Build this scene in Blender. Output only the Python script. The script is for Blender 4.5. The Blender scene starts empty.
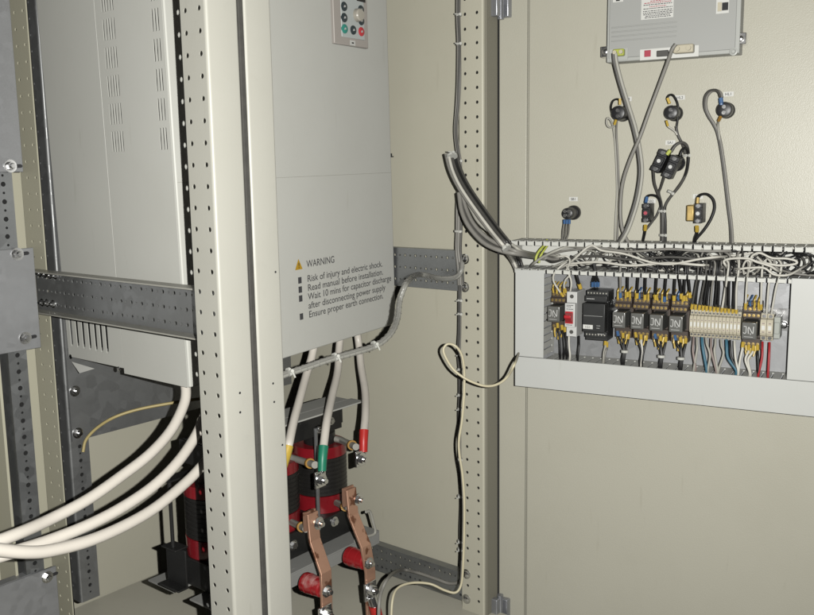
import bpy, bmesh, math, random
from mathutils import Vector, Matrix
random.seed(7)
V = Vector
scene = bpy.context.scene
COL = scene.collection

# ------------------------------------------------------------------ camera
F = 874.8286                      # focal length in photo pixels (photo 814 x 615)
CAM = V((-0.65434, -0.82452, -0.18984))
def _axes(yaw, pitch, roll):
    f = V((math.cos(yaw)*math.cos(pitch), math.sin(yaw)*math.cos(pitch), -math.sin(pitch)))
    r = V((math.sin(yaw), -math.cos(yaw), 0)); u = r.cross(f)
    c, s = math.cos(roll), math.sin(roll)
    return c*r+s*u, -s*r+c*u, f
CR, CU, CF = _axes(0.679934, 0.150745, -0.0155135)
cam = bpy.data.cameras.new('camera'); cam.sensor_width = 36; cam.lens = 36*F/814
cam.clip_start = .02; cam.clip_end = 100
camo = bpy.data.objects.new('camera', cam); COL.objects.link(camo)
m = Matrix((CR, CU, -CF)).transposed().to_4x4(); m.translation = CAM; camo.matrix_world = m
scene.camera = camo

def ray(x, y): return CF + CR*((x-407)/F) - CU*((y-307.5)/F)
def plane(x, y, P, n):
    d = ray(x, y); return CAM + d*((V(P)-CAM).dot(n)/d.dot(n))
def onX(x, y, v): return plane(x, y, (v, 0, 0), V((1, 0, 0)))
def onY(x, y, v): return plane(x, y, (0, v, 0), V((0, 1, 0)))
def onZ(x, y, v): return plane(x, y, (0, 0, v), V((0, 0, 1)))
def at(x, y, d): return CAM + ray(x, y)*d

# door frame: s along the leaf from the hinge, o out of its inner face, z up
A = math.radians(11)
DS = V((math.sin(A), -math.cos(A), 0)); DN = V((-math.cos(A), -math.sin(A), 0)); DH = V((.684, .042, 0))
def onD(x, y, o=0.): return plane(x, y, DH+DN*o, DN)
def loc(P): d = P-DH; return V((d.dot(DS), d.dot(DN), P.z))
def dl(x, y, o=0.): return loc(onD(x, y, o))
WORLD = (V((0, 0, 0)), V((1, 0, 0)), V((0, 1, 0)), V((0, 0, 1)))
DOOR = (DH, DS, DN, V((0, 0, 1)))

# ------------------------------------------------------------------ materials
def mat(name, col, rough=.5, metal=0., var=.06, vscale=8., bump=0., bscale=300., spec=.5, alpha=1., detail=4, dirt=0., coat=0., scuff=0.):
    m = bpy.data.materials.new(name); m.use_nodes = True
    nt = m.node_tree; N = nt.nodes; L = nt.links; b = N['Principled BSDF']
    b.inputs['Roughness'].default_value = rough; b.inputs['Metallic'].default_value = metal
    b.inputs['Specular IOR Level'].default_value = spec
    if coat: b.inputs['Coat Weight'].default_value = coat; b.inputs['Coat Roughness'].default_value = .12
    tc = N.new('ShaderNodeTexCoord'); geo = N.new('ShaderNodeNewGeometry')
    n1 = N.new('ShaderNodeTexNoise'); n1.inputs['Scale'].default_value = vscale; n1.inputs['Detail'].default_value = detail
    L.new(geo.outputs['Position'], n1.inputs['Vector'])
    mix = N.new('ShaderNodeMix'); mix.data_type = 'RGBA'
    c = V(col)
    mix.inputs['A'].default_value = (*(c*(1-var)), 1); mix.inputs['B'].default_value = (*[min(1, k*(1+var)) for k in c], 1)
    L.new(n1.outputs['Fac'], mix.inputs['Factor'])
    out = mix.outputs['Result']
    if dirt:
        n3 = N.new('ShaderNodeTexNoise'); n3.inputs['Scale'].default_value = 45; n3.inputs['Detail'].default_value = 8
        L.new(geo.outputs['Position'], n3.inputs['Vector'])
        rp = N.new('ShaderNodeMapRange'); rp.inputs['From Min'].default_value = .62; rp.inputs['From Max'].default_value = .8
        rp.inputs['To Max'].default_value = dirt
        L.new(n3.outputs['Fac'], rp.inputs['Value'])
        mx = N.new('ShaderNodeMix'); mx.data_type = 'RGBA'; mx.inputs['B'].default_value = (*(c*.45), 1)
        L.new(rp.outputs['Result'], mx.inputs['Factor']); L.new(out, mx.inputs['A']); out = mx.outputs['Result']
    if scuff:
        mp = N.new('ShaderNodeMapping'); mp.inputs['Scale'].default_value = (70, 70, 9); mp.inputs['Rotation'].default_value = (.35, .2, 0)
        n4 = N.new('ShaderNodeTexNoise'); n4.inputs['Scale'].default_value = 1; n4.inputs['Detail'].default_value = 5
        L.new(geo.outputs['Position'], mp.inputs['Vector']); L.new(mp.outputs['Vector'], n4.inputs['Vector'])
        r4 = N.new('ShaderNodeMapRange'); r4.inputs['From Min'].default_value = .66; r4.inputs['From Max'].default_value = .74; r4.inputs['To Max'].default_value = scuff
        L.new(n4.outputs['Fac'], r4.inputs['Value'])
        n5 = N.new('ShaderNodeTexNoise'); n5.inputs['Scale'].default_value = 5; n5.inputs['Detail'].default_value = 6; n5.inputs['Roughness'].default_value = .65
        L.new(geo.outputs['Position'], n5.inputs['Vector'])
        r5 = N.new('ShaderNodeMapRange'); r5.inputs['From Min'].default_value = .45; r5.inputs['From Max'].default_value = .75; r5.inputs['To Max'].default_value = scuff*.7
        L.new(n5.outputs['Fac'], r5.inputs['Value'])
        ad = N.new('ShaderNodeMath'); ad.operation = 'MAXIMUM'; L.new(r4.outputs['Result'], ad.inputs[0]); L.new(r5.outputs['Result'], ad.inputs[1])
        m5 = N.new('ShaderNodeMix'); m5.data_type = 'RGBA'; m5.inputs['B'].default_value = (c.x*.62, c.y*.60, c.z*.54, 1)
        L.new(ad.outputs[0], m5.inputs['Factor']); L.new(out, m5.inputs['A']); out = m5.outputs['Result']
    L.new(out, b.inputs['Base Color'])
    rr = N.new('ShaderNodeMapRange'); rr.inputs['To Min'].default_value = max(0, rough-.06); rr.inputs['To Max'].default_value = min(1, rough+.06)
    L.new(n1.outputs['Fac'], rr.inputs['Value']); L.new(rr.outputs['Result'], b.inputs['Roughness'])
    if bump:
        n2 = N.new('ShaderNodeTexNoise'); n2.inputs['Scale'].default_value = bscale; n2.inputs['Detail'].default_value = 2
        L.new(geo.outputs['Position'], n2.inputs['Vector'])
        bp = N.new('ShaderNodeBump'); bp.inputs['Strength'].default_value = bump; bp.inputs['Distance'].default_value = .001
        L.new(n2.outputs['Fac'], bp.inputs['Height']); L.new(bp.outputs['Normal'], b.inputs['Normal'])
    return m
def galv(name, col, rough=.42, metal=.8, scale=60):
    m = mat(name, col, rough, metal, .05, 55, .05, 500, dirt=.08)
    nt = m.node_tree; N = nt.nodes; L = nt.links; b = N['Principled BSDF']
    vo = N.new('ShaderNodeTexVoronoi'); vo.inputs['Scale'].default_value = scale
    geo = N.new('ShaderNodeNewGeometry'); L.new(geo.outputs['Position'], vo.inputs['Vector'])
    bw = N.new('ShaderNodeRGBToBW'); L.new(vo.outputs['Color'], bw.inputs['Color'])
    mr = N.new('ShaderNodeMapRange'); mr.inputs['To Min'].default_value = rough-.1; mr.inputs['To Max'].default_value = rough+.12
    L.new(bw.outputs['Val'], mr.inputs['Value']); L.new(mr.outputs['Result'], b.inputs['Roughness'])
    return m
M = {}
M['cream'] = mat('cream_paint', (.612, .588, .475), .42, var=.02, vscale=3, bump=.06, bscale=700, dirt=.05, scuff=.16)
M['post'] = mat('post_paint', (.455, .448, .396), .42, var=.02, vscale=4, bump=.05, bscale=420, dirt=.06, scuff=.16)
M['door'] = mat('door_paint', (.555, .537, .445), .38, var=.02, vscale=3, bump=.27, bscale=640, scuff=.16)
M['inv'] = mat('inverter_paint', (.66, .66, .61), .45, var=.015, vscale=4, bump=.04, bscale=600, scuff=.16)
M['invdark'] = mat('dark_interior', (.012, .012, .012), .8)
M['steel'] = galv('galvanised_steel', (.32, .33, .335))
M['steeldark'] = galv('dull_zinc_steel', (.27, .275, .275), .45, .65)
M['plate'] = galv('plate_steel', (.34, .345, .352), .5, .55, 90)
M['bright'] = mat('bright_zinc', (.72, .72, .72), .22, 1., .1, 90)
M['brass'] = mat('yellow_brass', (.62, .45, .18), .3, .8, .15, 90)
M['lid'] = mat('duct_plastic', (.62, .628, .60), .42, var=.02, vscale=5, bump=.02, scuff=.16)
M['duct'] = mat('duct_slots_plastic', (.68, .68, .63), .5, var=.04, vscale=20)
M['black'] = mat('black_plastic', (.018, .018, .020), .38, var=.2, vscale=40)
M['blackmetal'] = mat('black_painted_metal', (.014, .014, .014), .45, var=.3, vscale=20, dirt=.2)
M['wblack'] = mat('black_wire', (.016, .016, .016), .42, var=.2, vscale=60)
M['wdark'] = mat('dark_grey_wire', (.085, .082, .075), .45, var=.2, vscale=60)
M['wgrey'] = mat('grey_wire', (.26, .25, .225), .45, var=.12, vscale=50)
M['wlight'] = mat('light_grey_wire', (.42, .41, .36), .45, var=.12, vscale=50)
M['wwhite'] = mat('white_wire', (.66, .64, .57), .42, var=.05, vscale=60)
M['wcream'] = mat('cream_wire', (.66, .60, .42), .42, var=.08, vscale=60)
M['wtan'] = mat('tan_wire', (.48, .39, .17), .42, var=.1, vscale=60)
M['wblue'] = mat('blue_wire', (.06, .17, .24), .45, var=.15, vscale=60)
M['wbrown'] = mat('mauve_wire', (.30, .24, .22), .45, var=.15, vscale=60)
M['wred'] = mat('red_wire', (.42, .03, .035), .4, var=.1, vscale=60)
M['wgreen'] = mat('green_yellow_wire', (.50, .55, .10), .4, var=.4, vscale=200)
M['cable'] = mat('white_power_cable', (.74, .69, .615), .34, var=.05, vscale=25, bump=.06, bscale=120, dirt=.16)
M['yellow'] = mat('yellow_ferrule', (.62, .43, .07), .4, var=.1, vscale=80)
M['orange'] = mat('orange_ring', (.40, .22, .045), .4, var=.2, vscale=80)
M['blue'] = mat('blue_ferrule', (.07, .16, .34), .4, var=.1, vscale=80)
M['tie'] = mat('cable_tie_nylon', (.62, .62, .57), .35, var=.05)
M['green'] = mat('green_heat_shrink', (.02, .22, .13), .4, var=.1, vscale=60)
M['red'] = mat('red_heat_shrink', (.52, .03, .025), .4, var=.1, vscale=60)
M['coilred'] = mat('red_varnish', (.23, .010, .016), .3, var=.5, vscale=25, bump=.3, bscale=150, coat=.3)
M['coilblack'] = mat('black_winding', (.016, .015, .014), .42, var=.3, vscale=50)
M['grey'] = mat('grey_tube', (.36, .35, .31), .45, var=.1)
M['gasket'] = mat('foam_gasket', (.06, .058, .052), .9, var=.35, vscale=60, bump=.5, bscale=250)
M['print'] = mat('print_ink', (.028, .028, .03), .5, var=.1)
M['printgrey'] = mat('grey_print_ink', (.07, .07, .075), .5, var=.1)
M['warn'] = mat('warning_yellow', (.55, .33, .03), .5, var=.05)
M['label'] = mat('white_label', (.74, .74, .70), .5, var=.02)
M['redprint'] = mat('red_print', (.45, .06, .09), .5, var=.1)
M['relaybody'] = mat('smoky_relay_cover', (.15, .15, .14), .25, var=.12, vscale=60, coat=.4)
M['socket'] = mat('relay_socket', (.07, .052, .042), .45, var=.2, vscale=60)
M['mark'] = mat('pale_mark', (.62, .62, .60), .5, var=.02)
M['mcb'] = mat('breaker_white', (.66, .66, .64), .38, var=.02)
M['toggle'] = mat('breaker_red', (.55, .03, .04), .35, var=.05)
M['psu'] = mat('charcoal_module', (.035, .036, .036), .38, var=.1, vscale=40)
M['terminal'] = mat('terminal_beige', (.60, .55, .42), .42, var=.06, vscale=60)
M['termgrey'] = mat('terminal_grey', (.42, .44, .40), .42, var=.04)
M['ctrl'] = mat('controller_grey', (.43, .435, .415), .4, var=.015, vscale=6)
M['ctrlrim'] = mat('controller_rim', (.50, .51, .48), .4, var=.02)
M['keypad'] = mat('keypad_bezel', (.50, .46, .42), .4, var=.02)
M['keyface'] = mat('keypad_face', (.60, .64, .62), .35, var=.02)
M['keydark'] = mat('keypad_dark_button', (.04, .055, .06), .35)
M['keygreen'] = mat('keypad_green_button', (.05, .30, .24), .35)
M['keyred'] = mat('keypad_red_button', (.60, .06, .07), .35)
M['knob'] = mat('keypad_knob', (.50, .47, .40), .3)
M['olive'] = mat('paint_olive', (.52, .50, .385), .45, var=.02, vscale=4, bump=.05, dirt=.08)
M['postshade'] = mat('shaded_post_taupe', (.30, .285, .225), .6, var=.05)  # taupe stands in for the shaded front face of the hinge post
M['greypaint'] = mat('grey_painted_steel', (.30, .30, .285), .45, var=.08, vscale=15, dirt=.25)
M['flange'] = mat('lit_flange_steel', (.44, .43, .38), .4, .2, var=.06, dirt=.2)  # light caught and reflected by the crossbar flanges, put into a paler steel
M['palegrey'] = mat('pale_grey_paint', (.50, .50, .46), .45, var=.06, vscale=15, dirt=.2)
M['clear'] = mat('clear_sleeve', (.46, .46, .42), .2, var=.03)
M['clear'].node_tree.nodes['Principled BSDF'].inputs['Alpha'].default_value = .36
M['hinge'] = galv('hinge_steel', (.42, .43, .46), .35, .7)
M['coppertape'] = mat('red_insulator', (.42, .03, .03), .35, var=.15, vscale=35, coat=.3)
def copper():
    m = mat('copper', (.62, .36, .25), .40, .6, .12, 30, .08, 200)
    nt = m.node_tree; N = nt.nodes; L = nt.links; b = N['Principled BSDF']
    old = b.inputs['Base Color'].links[0].from_socket
    n = N.new('ShaderNodeTexNoise'); n.inputs['Scale'].default_value = 38; n.inputs['Detail'].default_value = 3
    g = N.new('ShaderNodeNewGeometry'); L.new(g.outputs['Position'], n.inputs['Vector'])
    mr = N.new('ShaderNodeMapRange'); mr.inputs['From Min'].default_value = .55; mr.inputs['From Max'].default_value = .6
    L.new(n.outputs['Fac'], mr.inputs['Value'])
    mx = N.new('ShaderNodeMix'); mx.data_type = 'RGBA'; mx.inputs['B'].default_value = (.24, .105, .06, 1)
    L.new(mr.outputs['Result'], mx.inputs['Factor']); L.new(old, mx.inputs['A']); L.new(mx.outputs['Result'], b.inputs['Base Color'])
    return m
M['copper'] = copper()
def redwhite():
    m = mat('red_white_insulator', (.34, .016, .02), .3, 0, .1, 30, coat=.4)
    nt = m.node_tree; N = nt.nodes; L = nt.links; b = N['Principled BSDF']
    old = b.inputs['Base Color'].links[0].from_socket
    n = N.new('ShaderNodeTexNoise'); n.inputs['Scale'].default_value = 30; n.inputs['Detail'].default_value = 5
    g = N.new('ShaderNodeNewGeometry'); L.new(g.outputs['Position'], n.inputs['Vector'])
    mr = N.new('ShaderNodeMapRange'); mr.inputs['From Min'].default_value = .56; mr.inputs['From Max'].default_value = .74
    L.new(n.outputs['Fac'], mr.inputs['Value'])
    mx = N.new('ShaderNodeMix'); mx.data_type = 'RGBA'; mx.inputs['B'].default_value = (.60, .40, .37, 1)
    L.new(mr.outputs['Result'], mx.inputs['Factor']); L.new(old, mx.inputs['A']); L.new(mx.outputs['Result'], b.inputs['Base Color'])
    return m
M['redwhite'] = redwhite()

# ------------------------------------------------------------------ mesh builder
def crom(pts, sub):
    if len(pts) < 3: sub = 1
    out = []; n = len(pts)
    for i in range(n-1):
        p0 = pts[i-1] if i else pts[0]*2-pts[1]
        p1, p2 = pts[i], pts[i+1]
        p3 = pts[i+2] if i+2 < n else pts[-1]*2-pts[-2]
        for k in range(sub):
            t = k/sub
            out.append(.5*((2*p1)+(p2-p0)*t+(2*p0-5*p1+4*p2-p3)*t*t+(3*p1-p0-3*p2+p3)*t**3))
    out.append(pts[-1]); return out
class MB:
    def __init__(s, frame=WORLD): s.v = []; s.f = []; s.fr = frame
    def P(s, p):
        O, x, y, z = s.fr; return O + x*p[0] + y*p[1] + z*p[2]
    def D(s, p):
        O, x, y, z = s.fr; return x*p[0] + y*p[1] + z*p[2]
    def add(s, verts, faces):
        b = len(s.v); s.v += verts; s.f += [tuple(i+b for i in f) for f in faces]
    def box(s, x0, x1, y0, y1, z0, z1):
        vs = [s.P((x, y, z)) for x in (x0, x1) for y in (y0, y1) for z in (z0, z1)]
        s.add(vs, [(0,1,3,2),(4,6,7,5),(0,4,5,1),(2,3,7,6),(0,2,6,4),(1,5,7,3)]); return s
    def hexa(s, q, w):            # quad of 4 frame points swept by vector w
        a = [s.P(p) for p in q]; d = s.D(w); n = len(a)
        s.add(a+[p+d for p in a], [tuple(range(n)), tuple(range(2*n-1, n-1, -1))]+[(i, (i+1) % n, n+(i+1) % n, n+i) for i in range(n)]); return s
    def cyl(s, p0, p1, r0, r1=None, n=16, hexa=False):
        r1 = r0 if r1 is None else r1
        a, b = s.P(p0), s.P(p1); d = (b-a).normalized()
        u = d.orthogonal().normalized(); w = d.cross(u)
        if hexa: n = 6
        vs = []
        for c, r in ((a, r0), (b, r1)):
            for k in range(n):
                t = 2*math.pi*k/n; vs.append(c+(u*math.cos(t)+w*math.sin(t))*r)
        s.add(vs, [tuple(range(n)), tuple(range(2*n-1, n-1, -1))]+[(i, (i+1) % n, n+(i+1) % n, n+i) for i in range(n)]); return s
    def tube(s, pts, r, n=8, sub=6, r2=None):          # world points
        pts = crom([V(p) for p in pts], sub)
        N = len(pts); vs = []; u = None
        for i, p in enumerate(pts):
            d = (pts[min(i+1, N-1)]-pts[max(i-1, 0)]).normalized()
            u = d.orthogonal().normalized() if u is None else (u-d*u.dot(d)).normalized()
            w = d.cross(u); rr = r if r2 is None else r+(r2-r)*i/(N-1)
            for k in range(n):
                t = 2*math.pi*k/n; vs.append(p+(u*math.cos(t)+w*math.sin(t))*rr)
        fs = [tuple(range(n)), tuple(range((N-1)*n, N*n))]
        for i in range(N-1):
            for k in range(n): fs.append((i*n+k, i*n+(k+1) % n, (i+1)*n+(k+1) % n, (i+1)*n+k))
        s.add(vs, fs); return s
    def ball(s, c, r, n=12, k=7, sc=(1, 1, 1)):
        vs = []; fs = []
        for j in range(1, k):
            a = math.pi*j/k
            for i in range(n):
                t = 2*math.pi*i/n
                vs.append(s.P((c[0]+r*sc[0]*math.sin(a)*math.cos(t), c[1]+r*sc[1]*math.sin(a)*math.sin(t), c[2]+r*sc[2]*math.cos(a))))
        vs += [s.P((c[0], c[1], c[2]+r*sc[2])), s.P((c[0], c[1], c[2]-r*sc[2]))]
        for j in range(k-2):
            for i in range(n): fs.append((j*n+i, j*n+(i+1) % n, (j+1)*n+(i+1) % n, (j+1)*n+i))
        T = len(vs)-2
        for i in range(n): fs.append((T, (i+1) % n, i)); fs.append((T+1, (k-2)*n+i, (k-2)*n+(i+1) % n))
        s.add(vs, fs); return s
    def lathe(s, c, d, prof, n=24):      # frame point, frame direction, [(along, radius)]
        c = s.P(c); d = s.D(d).normalized(); u = d.orthogonal().normalized(); w = d.cross(u); vs = []; fs = []
        for h, r in prof:
            for k in range(n):
                t = 2*math.pi*k/n; vs.append(c+d*h+(u*math.cos(t)+w*math.sin(t))*max(r, 1e-5))
        for j in range(len(prof)-1):
            for k in range(n): fs.append((j*n+k, j*n+(k+1) % n, (j+1)*n+(k+1) % n, (j+1)*n+k))
        fs += [tuple(range(n)), tuple(range((len(prof)-1)*n, len(prof)*n))]
        s.add(vs, fs); return s
    def perf(s, O, U, W, N, b, cols, rows, rf, t, n=12):
        # plate in frame coords: origin O, axes U (u), W (v), N (thickness); b=(u0,u1,v0,v1); rf(i,j)->(ru,rv) or None
        O, U, W, N = V(O), V(U), V(W), V(N)
        cb = [b[0]]+[(cols[i]+cols[i+1])/2 for i in range(len(cols)-1)]+[b[1]]
        rb = [b[2]]+[(rows[i]+rows[i+1])/2 for i in range(len(rows)-1)]+[b[3]]
        def pt(u, v, w): return s.P(O+U*u+W*v+N*w)
        for i, cu in enumerate(cols):
            for j, cv in enumerate(rows):
                u0, u1, v0, v1 = cb[i], cb[i+1], rb[j], rb[j+1]
                R = rf(i, j)
                cor = [(u1, v1), (u0, v1), (u0, v0), (u1, v0)]
                if R is None:
                    s.add([pt(*c, w) for w in (0, t) for c in cor], [(0,1,2,3),(7,6,5,4)]); continue
                ru, rv = R; vs = []
                for w in (0, t):
                    vs += [pt(*c, w) for c in cor]
                    for k in range(n):
                        a = 2*math.pi*k/n; ca, sa = math.cos(a), math.sin(a)
                        if rv > 2*ru:      # stadium slot
                            vs.append(pt(cu+ru*ca, cv+(rv-ru)*(1 if sa > 1e-6 else -1 if sa < -1e-6 else 0)+ru*sa, w))
                        else: vs.append(pt(cu+ru*ca, cv+rv*sa, w))
                fs = []; q = n//4; B = 4+n
                for base in (0, B):
                    for c in range(4):
                        for k in range(q): fs.append((base+c, base+4+c*q+k, base+4+(c*q+k+1) % n))
                        fs.append((base+c, base+(c+1) % 4, base+4+((c+1)*q) % n))
                for k in range(n): fs.append((4+k, 4+(k+1) % n, B+4+(k+1) % n, B+4+k))
                s.add(vs, fs)
        u0, u1, v0, v1 = b; c8 = [pt(u, v, w) for w in (0, t) for u, v in ((u0,v0),(u1,v0),(u1,v1),(u0,v1))]
        s.add(c8, [(i, (i+1) % 4, 4+(i+1) % 4, 4+i) for i in range(4)]); return s
    def bolt(s, c, d, r, stud=True):     # washer, hex nut, threaded stud
        c, d = V(c), V(d)
        s.cyl(c, c+d*r*.28, r*1.5, n=20); s.cyl(c+d*r*.28, c+d*r*1.05, r, hexa=True)
        if stud: s.cyl(c+d*r*1.05, c+d*r*1.7, r*.55, n=12)
        return s
    def text(s, body, size, O, U, W, align='LEFT', wx=1.0, bold=0., spacing=1.):
        cu = bpy.data.curves.new('txt', 'FONT'); cu.body = body; cu.size = 1; cu.align_x = align; cu.offset = bold; cu.space_character = spacing
        ob = bpy.data.objects.new('txt', cu); COL.objects.link(ob)
        dg = bpy.context.evaluated_depsgraph_get(); me = bpy.data.meshes.new_from_object(ob.evaluated_get(dg))
        O, U, W = V(O), V(U), V(W)
        s.add([s.P(O+U*(v.co.x*size*wx)+W*(v.co.y*size)) for v in me.vertices], [tuple(p.vertices) for p in me.polygons])
        bpy.data.objects.remove(ob); bpy.data.curves.remove(cu); bpy.data.meshes.remove(me); return s
    def build(s, name, m, parent=None, bevel=0., smooth=30, recalc=True, seg=2):
        off = parent_world(parent) if parent else V((0, 0, 0))
        me = bpy.data.meshes.new(name); base = off
        if parent is None:
            n = len(s.v); lo = V([min(v[k] for v in s.v) for k in range(3)]); hi = V([max(v[k] for v in s.v) for k in range(3)])
            base = V(((lo.x+hi.x)/2, (lo.y+hi.y)/2, lo.z))
        me.from_pydata([tuple(v-base) for v in s.v], [], s.f)
        if recalc:
            b = bmesh.new(); b.from_mesh(me); bmesh.ops.recalc_face_normals(b, faces=b.faces); b.to_mesh(me); b.free()
        me.materials.append(M[m] if isinstance(m, str) else m)
        if smooth:
            for p in me.polygons: p.use_smooth = True
            me.set_sharp_from_angle(angle=math.radians(smooth))
        o = bpy.data.objects.new(name, me); COL.objects.link(o)
        if parent: o.parent = parent
        else: o.location = base
        if bevel:
            md = o.modifiers.new('bevel', 'BEVEL'); md.width = bevel; md.segments = seg; md.limit_method = 'ANGLE'; md.angle_limit = math.radians(40)
        return o
def parent_world(o):
    p = V((0, 0, 0))
    while o: p = p+o.location; o = o.parent
    return p
def tag(o, label=None, cat=None, group=None, kind=None):
    for k, v in (('label', label), ('category', cat), ('group', group), ('kind', kind)):
        if v: o[k] = v
    return o
def thing(name, label, cat, at_, group=None):
    o = bpy.data.objects.new(name, None); o.empty_display_size = .02; COL.objects.link(o); o.location = at_
    return tag(o, label, cat, group)
def copy_tree(o, parent=None, delta=None):
    c = o.copy(); COL.objects.link(c)
    if parent: c.parent = parent
    if delta is not None: c.location = o.location+delta
    for ch in [k for k in o.children]: copy_tree(ch, c)
    return c

# ------------------------------------------------------------------ enclosure
ZF = onY(130, 584, .70).z          # cabinet floor
ZT = .36
b = MB(); b.box(-1.0, .667, -.02, .6955, ZF-.02, ZF); M['floorpaint'] = mat('floor_paint', (.70, .675, .56), .5, var=.05, vscale=7, bump=.04, dirt=.12, scuff=.2); tag(b.build('floor', 'floorpaint'), kind='structure')
b = MB(); b.box(-1.0, .667, .70, .702, ZF-.02, ZT); tag(b.build('rear_wall', 'cream'), 'cream sheet steel rear wall of the cabinet behind the reactor', 'cabinet wall')
b = MB(); b.box(.665, .667, .046, .70, ZF, ZT); tag(b.build('side_wall', 'cream'), 'plain cream side wall between grey inverter and perforated hinge post', 'cabinet wall')

def post(b, x0, x1, yf, yb, zs, ys, face=0, r=.0031, z0=None, z1=None, rad=.004, both=False):
    z0 = ZF if z0 is None else z0; z1 = ZT if z1 is None else z1
    rr = lambda i, j: (r, r)
    b.perf((x0, 0, 0), (0, 1, 0), (0, 0, 1), (1, 0, 0), (yf+rad, yb, z0, z1), ys, zs, rr, .0013)
    arc = [(x0+rad-rad*math.cos(a*math.pi/12), yf+rad-rad*math.sin(a*math.pi/12)) for a in range(7)]
    arc2 = [(x1-(p[0]-x0), p[1]) for p in reversed(arc)]
    out = arc+arc2+[(x1, yb)]; inn = [(x1-.002, yb), (x1-.002, yf+rad), (x1-rad, yf+.002), (x0+rad, yf+.002), (x0+.002, yf+rad)]
    b.hexa([(p[0], p[1], z0) for p in out+inn], (0, 0, z1-z0))
zs = [-.025*k for k in range(40, -15, -1) if ZF+.01 < -.025*k < ZT-.01]
t = thing('perforated_post', 'cream perforated cabinet post facing left bay, nearest the camera', 'cabinet post', (.02, .01, ZF))
b = MB(); post(b, 0, .0472, -.012, .034, zs, [0., .025]); b.build('profile', 'post', t, smooth=35)
for x, y in ((240, 393), (240.3, 412.4)):
    p = onY(x, y, -.0122); b = MB(); b.cyl((p.x, -.0122, p.z), (p.x, -.0100, p.z), .0016, n=10); b.build('drilled_hole', 'print', t)
t = thing('flat_post', 'smooth cream cabinet post right of the dark foam seal', 'cabinet post', (.077, .01, ZF))
b = MB(); b.fr = (V((.1545, 0, 0)), V((-1, 0, 0)), V((0, 1, 0)), V((0, 0, 1)))
post(b, .0555, .0985, -.012, .034, zs, [0., .025]); b.build('profile', 'post', t, smooth=35)
for x, y in ((275.6, 272), (273.2, 383.5), (274.3, 402), (282.5, 445)):
    p = onY(x, y, -.0122); b = MB(); b.cyl((p.x, -.0122, p.z), (p.x, -.0100, p.z), .0015, n=10); b.build('drilled_hole', 'print', t)
b = MB(); b.box(.0477, .0556, -.0115, .030, ZF, ZT)
tag(b.build('sealing_strip', 'gasket', bevel=.0015), 'dark grey foam sealing strip squeezed between the two near cream posts', 'seal')

# hinge-side post
XP = .6349; zo = .0829
zsf = [zo-.025*k for k in range(50, -20, -1) if ZF+.01 < zo-.025*k < ZT-.01]
t = thing('perforated_post', 'cream perforated hinge post beside the open door, carrying tied wires', 'cabinet post', (.655, .07, ZF))
b = MB(); post(b, XP, .678, .042, .0925, zsf, [.0544, .0794], r=.0029, rad=.003); b.build('profile', 'cream', t, smooth=35)
b = MB(); b.box(.640, .676, .0385, .0418, ZF, ZT); b.build('shade_strip', 'postshade', t, bevel=.001)  # added strip, darker colour paints the shade on the post front
b = MB(); b.box(XP+.009, XP+.011, .050, .0924, ZF, ZT); b.build('dark_backing', 'invdark', t)  # black sheet added for the dark of the hollow behind the holes
b = MB(); b.box(.6783, .683, .056, .075, ZF, ZT); b.build('door_seal', 'gasket', t)
def hinge(px, py, up):
    p = onY(px, py, .036); z = p.z
    z0, z1 = (z, z+.09) if up else (z-.07, z)
    t = thing('hinge', 'grey steel hinge at the %s of the open door edge' % ('top' if up else 'bottom'), 'hinge', (.672, .030, z0), 'door hinges')
    b = MB(); b.box(.655, .6665, .0265, .0418, z0, z1); b.box(.677, .690, .018, .036, z0+(0 if up else .0), z1-(0 if up else .006)); b.build('hinge_leaf', 'hinge', t, bevel=.0015)
    b = MB(); b.cyl((.672, .030, z0-.004), (.672, .030, z1+.004), .0062, n=20); b.build('hinge_pin', 'hinge', t)
hinge(496, 17, True); hinge(496, 597, False)

# left rear framing
PX = .055
zl = [onX(60/2.929, 32/2.929, PX).z - .025*k for k in range(60, -20, -1)]
zl = [z for z in zl if ZF+.01 < z < ZT-.01]
yl = onX(95/2.929, 404/2.929, PX).y
t = thing('perforated_post', 'cream rear post with two hole rows behind the left crossbar end', 'cabinet post', (PX+.02, yl+.02, ZF))
b = MB()
b.perf((PX, 0, 0), (0, 1, 0), (0, 0, 1), (1, 0, 0), (yl-.010, yl+.044, ZF, ZT), [yl, yl+.025], zl, lambda i, j: (.0028, .0028), .002)
b.box(PX-.018, PX, yl+.0445, yl+.0465, ZF, ZT);
b.box(PX-.020, PX-.018, yl+.0445, yl+.10, ZF, ZT)
b.build('profile', 'olive', t)
b = MB(); b.box(PX+.0025, PX+.004, yl-.0095, yl+.042, ZF, ZT); b.build('dark_backing', 'invdark', t)  # black sheet added so the rear post holes read as dark hollow

# grey vertical channel carrying the inverter
cy = .512
cx = onY(43, 100, cy).x; zb = onY(80, 604, cy).z
zc = [zb+.014+.0125*k for k in range(110)]; zc = [z for z in zc if z < ZT-.01]
t = thing('steel_upright', 'dark galvanised upright with small holes right of cream rear post', 'upright', (cx+.02, cy, zb))
b = MB()
b.perf((cx, cy, 0), (1, 0, 0), (0, 0, 1), (0, 1, 0), (.004, .036, zb, ZT), [.019], zc, lambda i, j: (.0034, .0034) if j % 2 else (.0019, .0019), .002)
b.perf((cx, cy, 0), (0, 1, 0), (0, 0, 1), (1, 0, 0), (.004, .045, zb, ZT), [.022], [z for k, z in enumerate(zc) if k % 2], lambda i, j: (.0022, .0022), .002)
b.cyl((cx+.004, cy+.004, zb), (cx+.004, cy+.004, ZT), .004, n=24); b.box(cx+.034, cx+.036, cy+.002, cy+.045, zb, ZT)
b.build('channel', 'steeldark', t)
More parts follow.
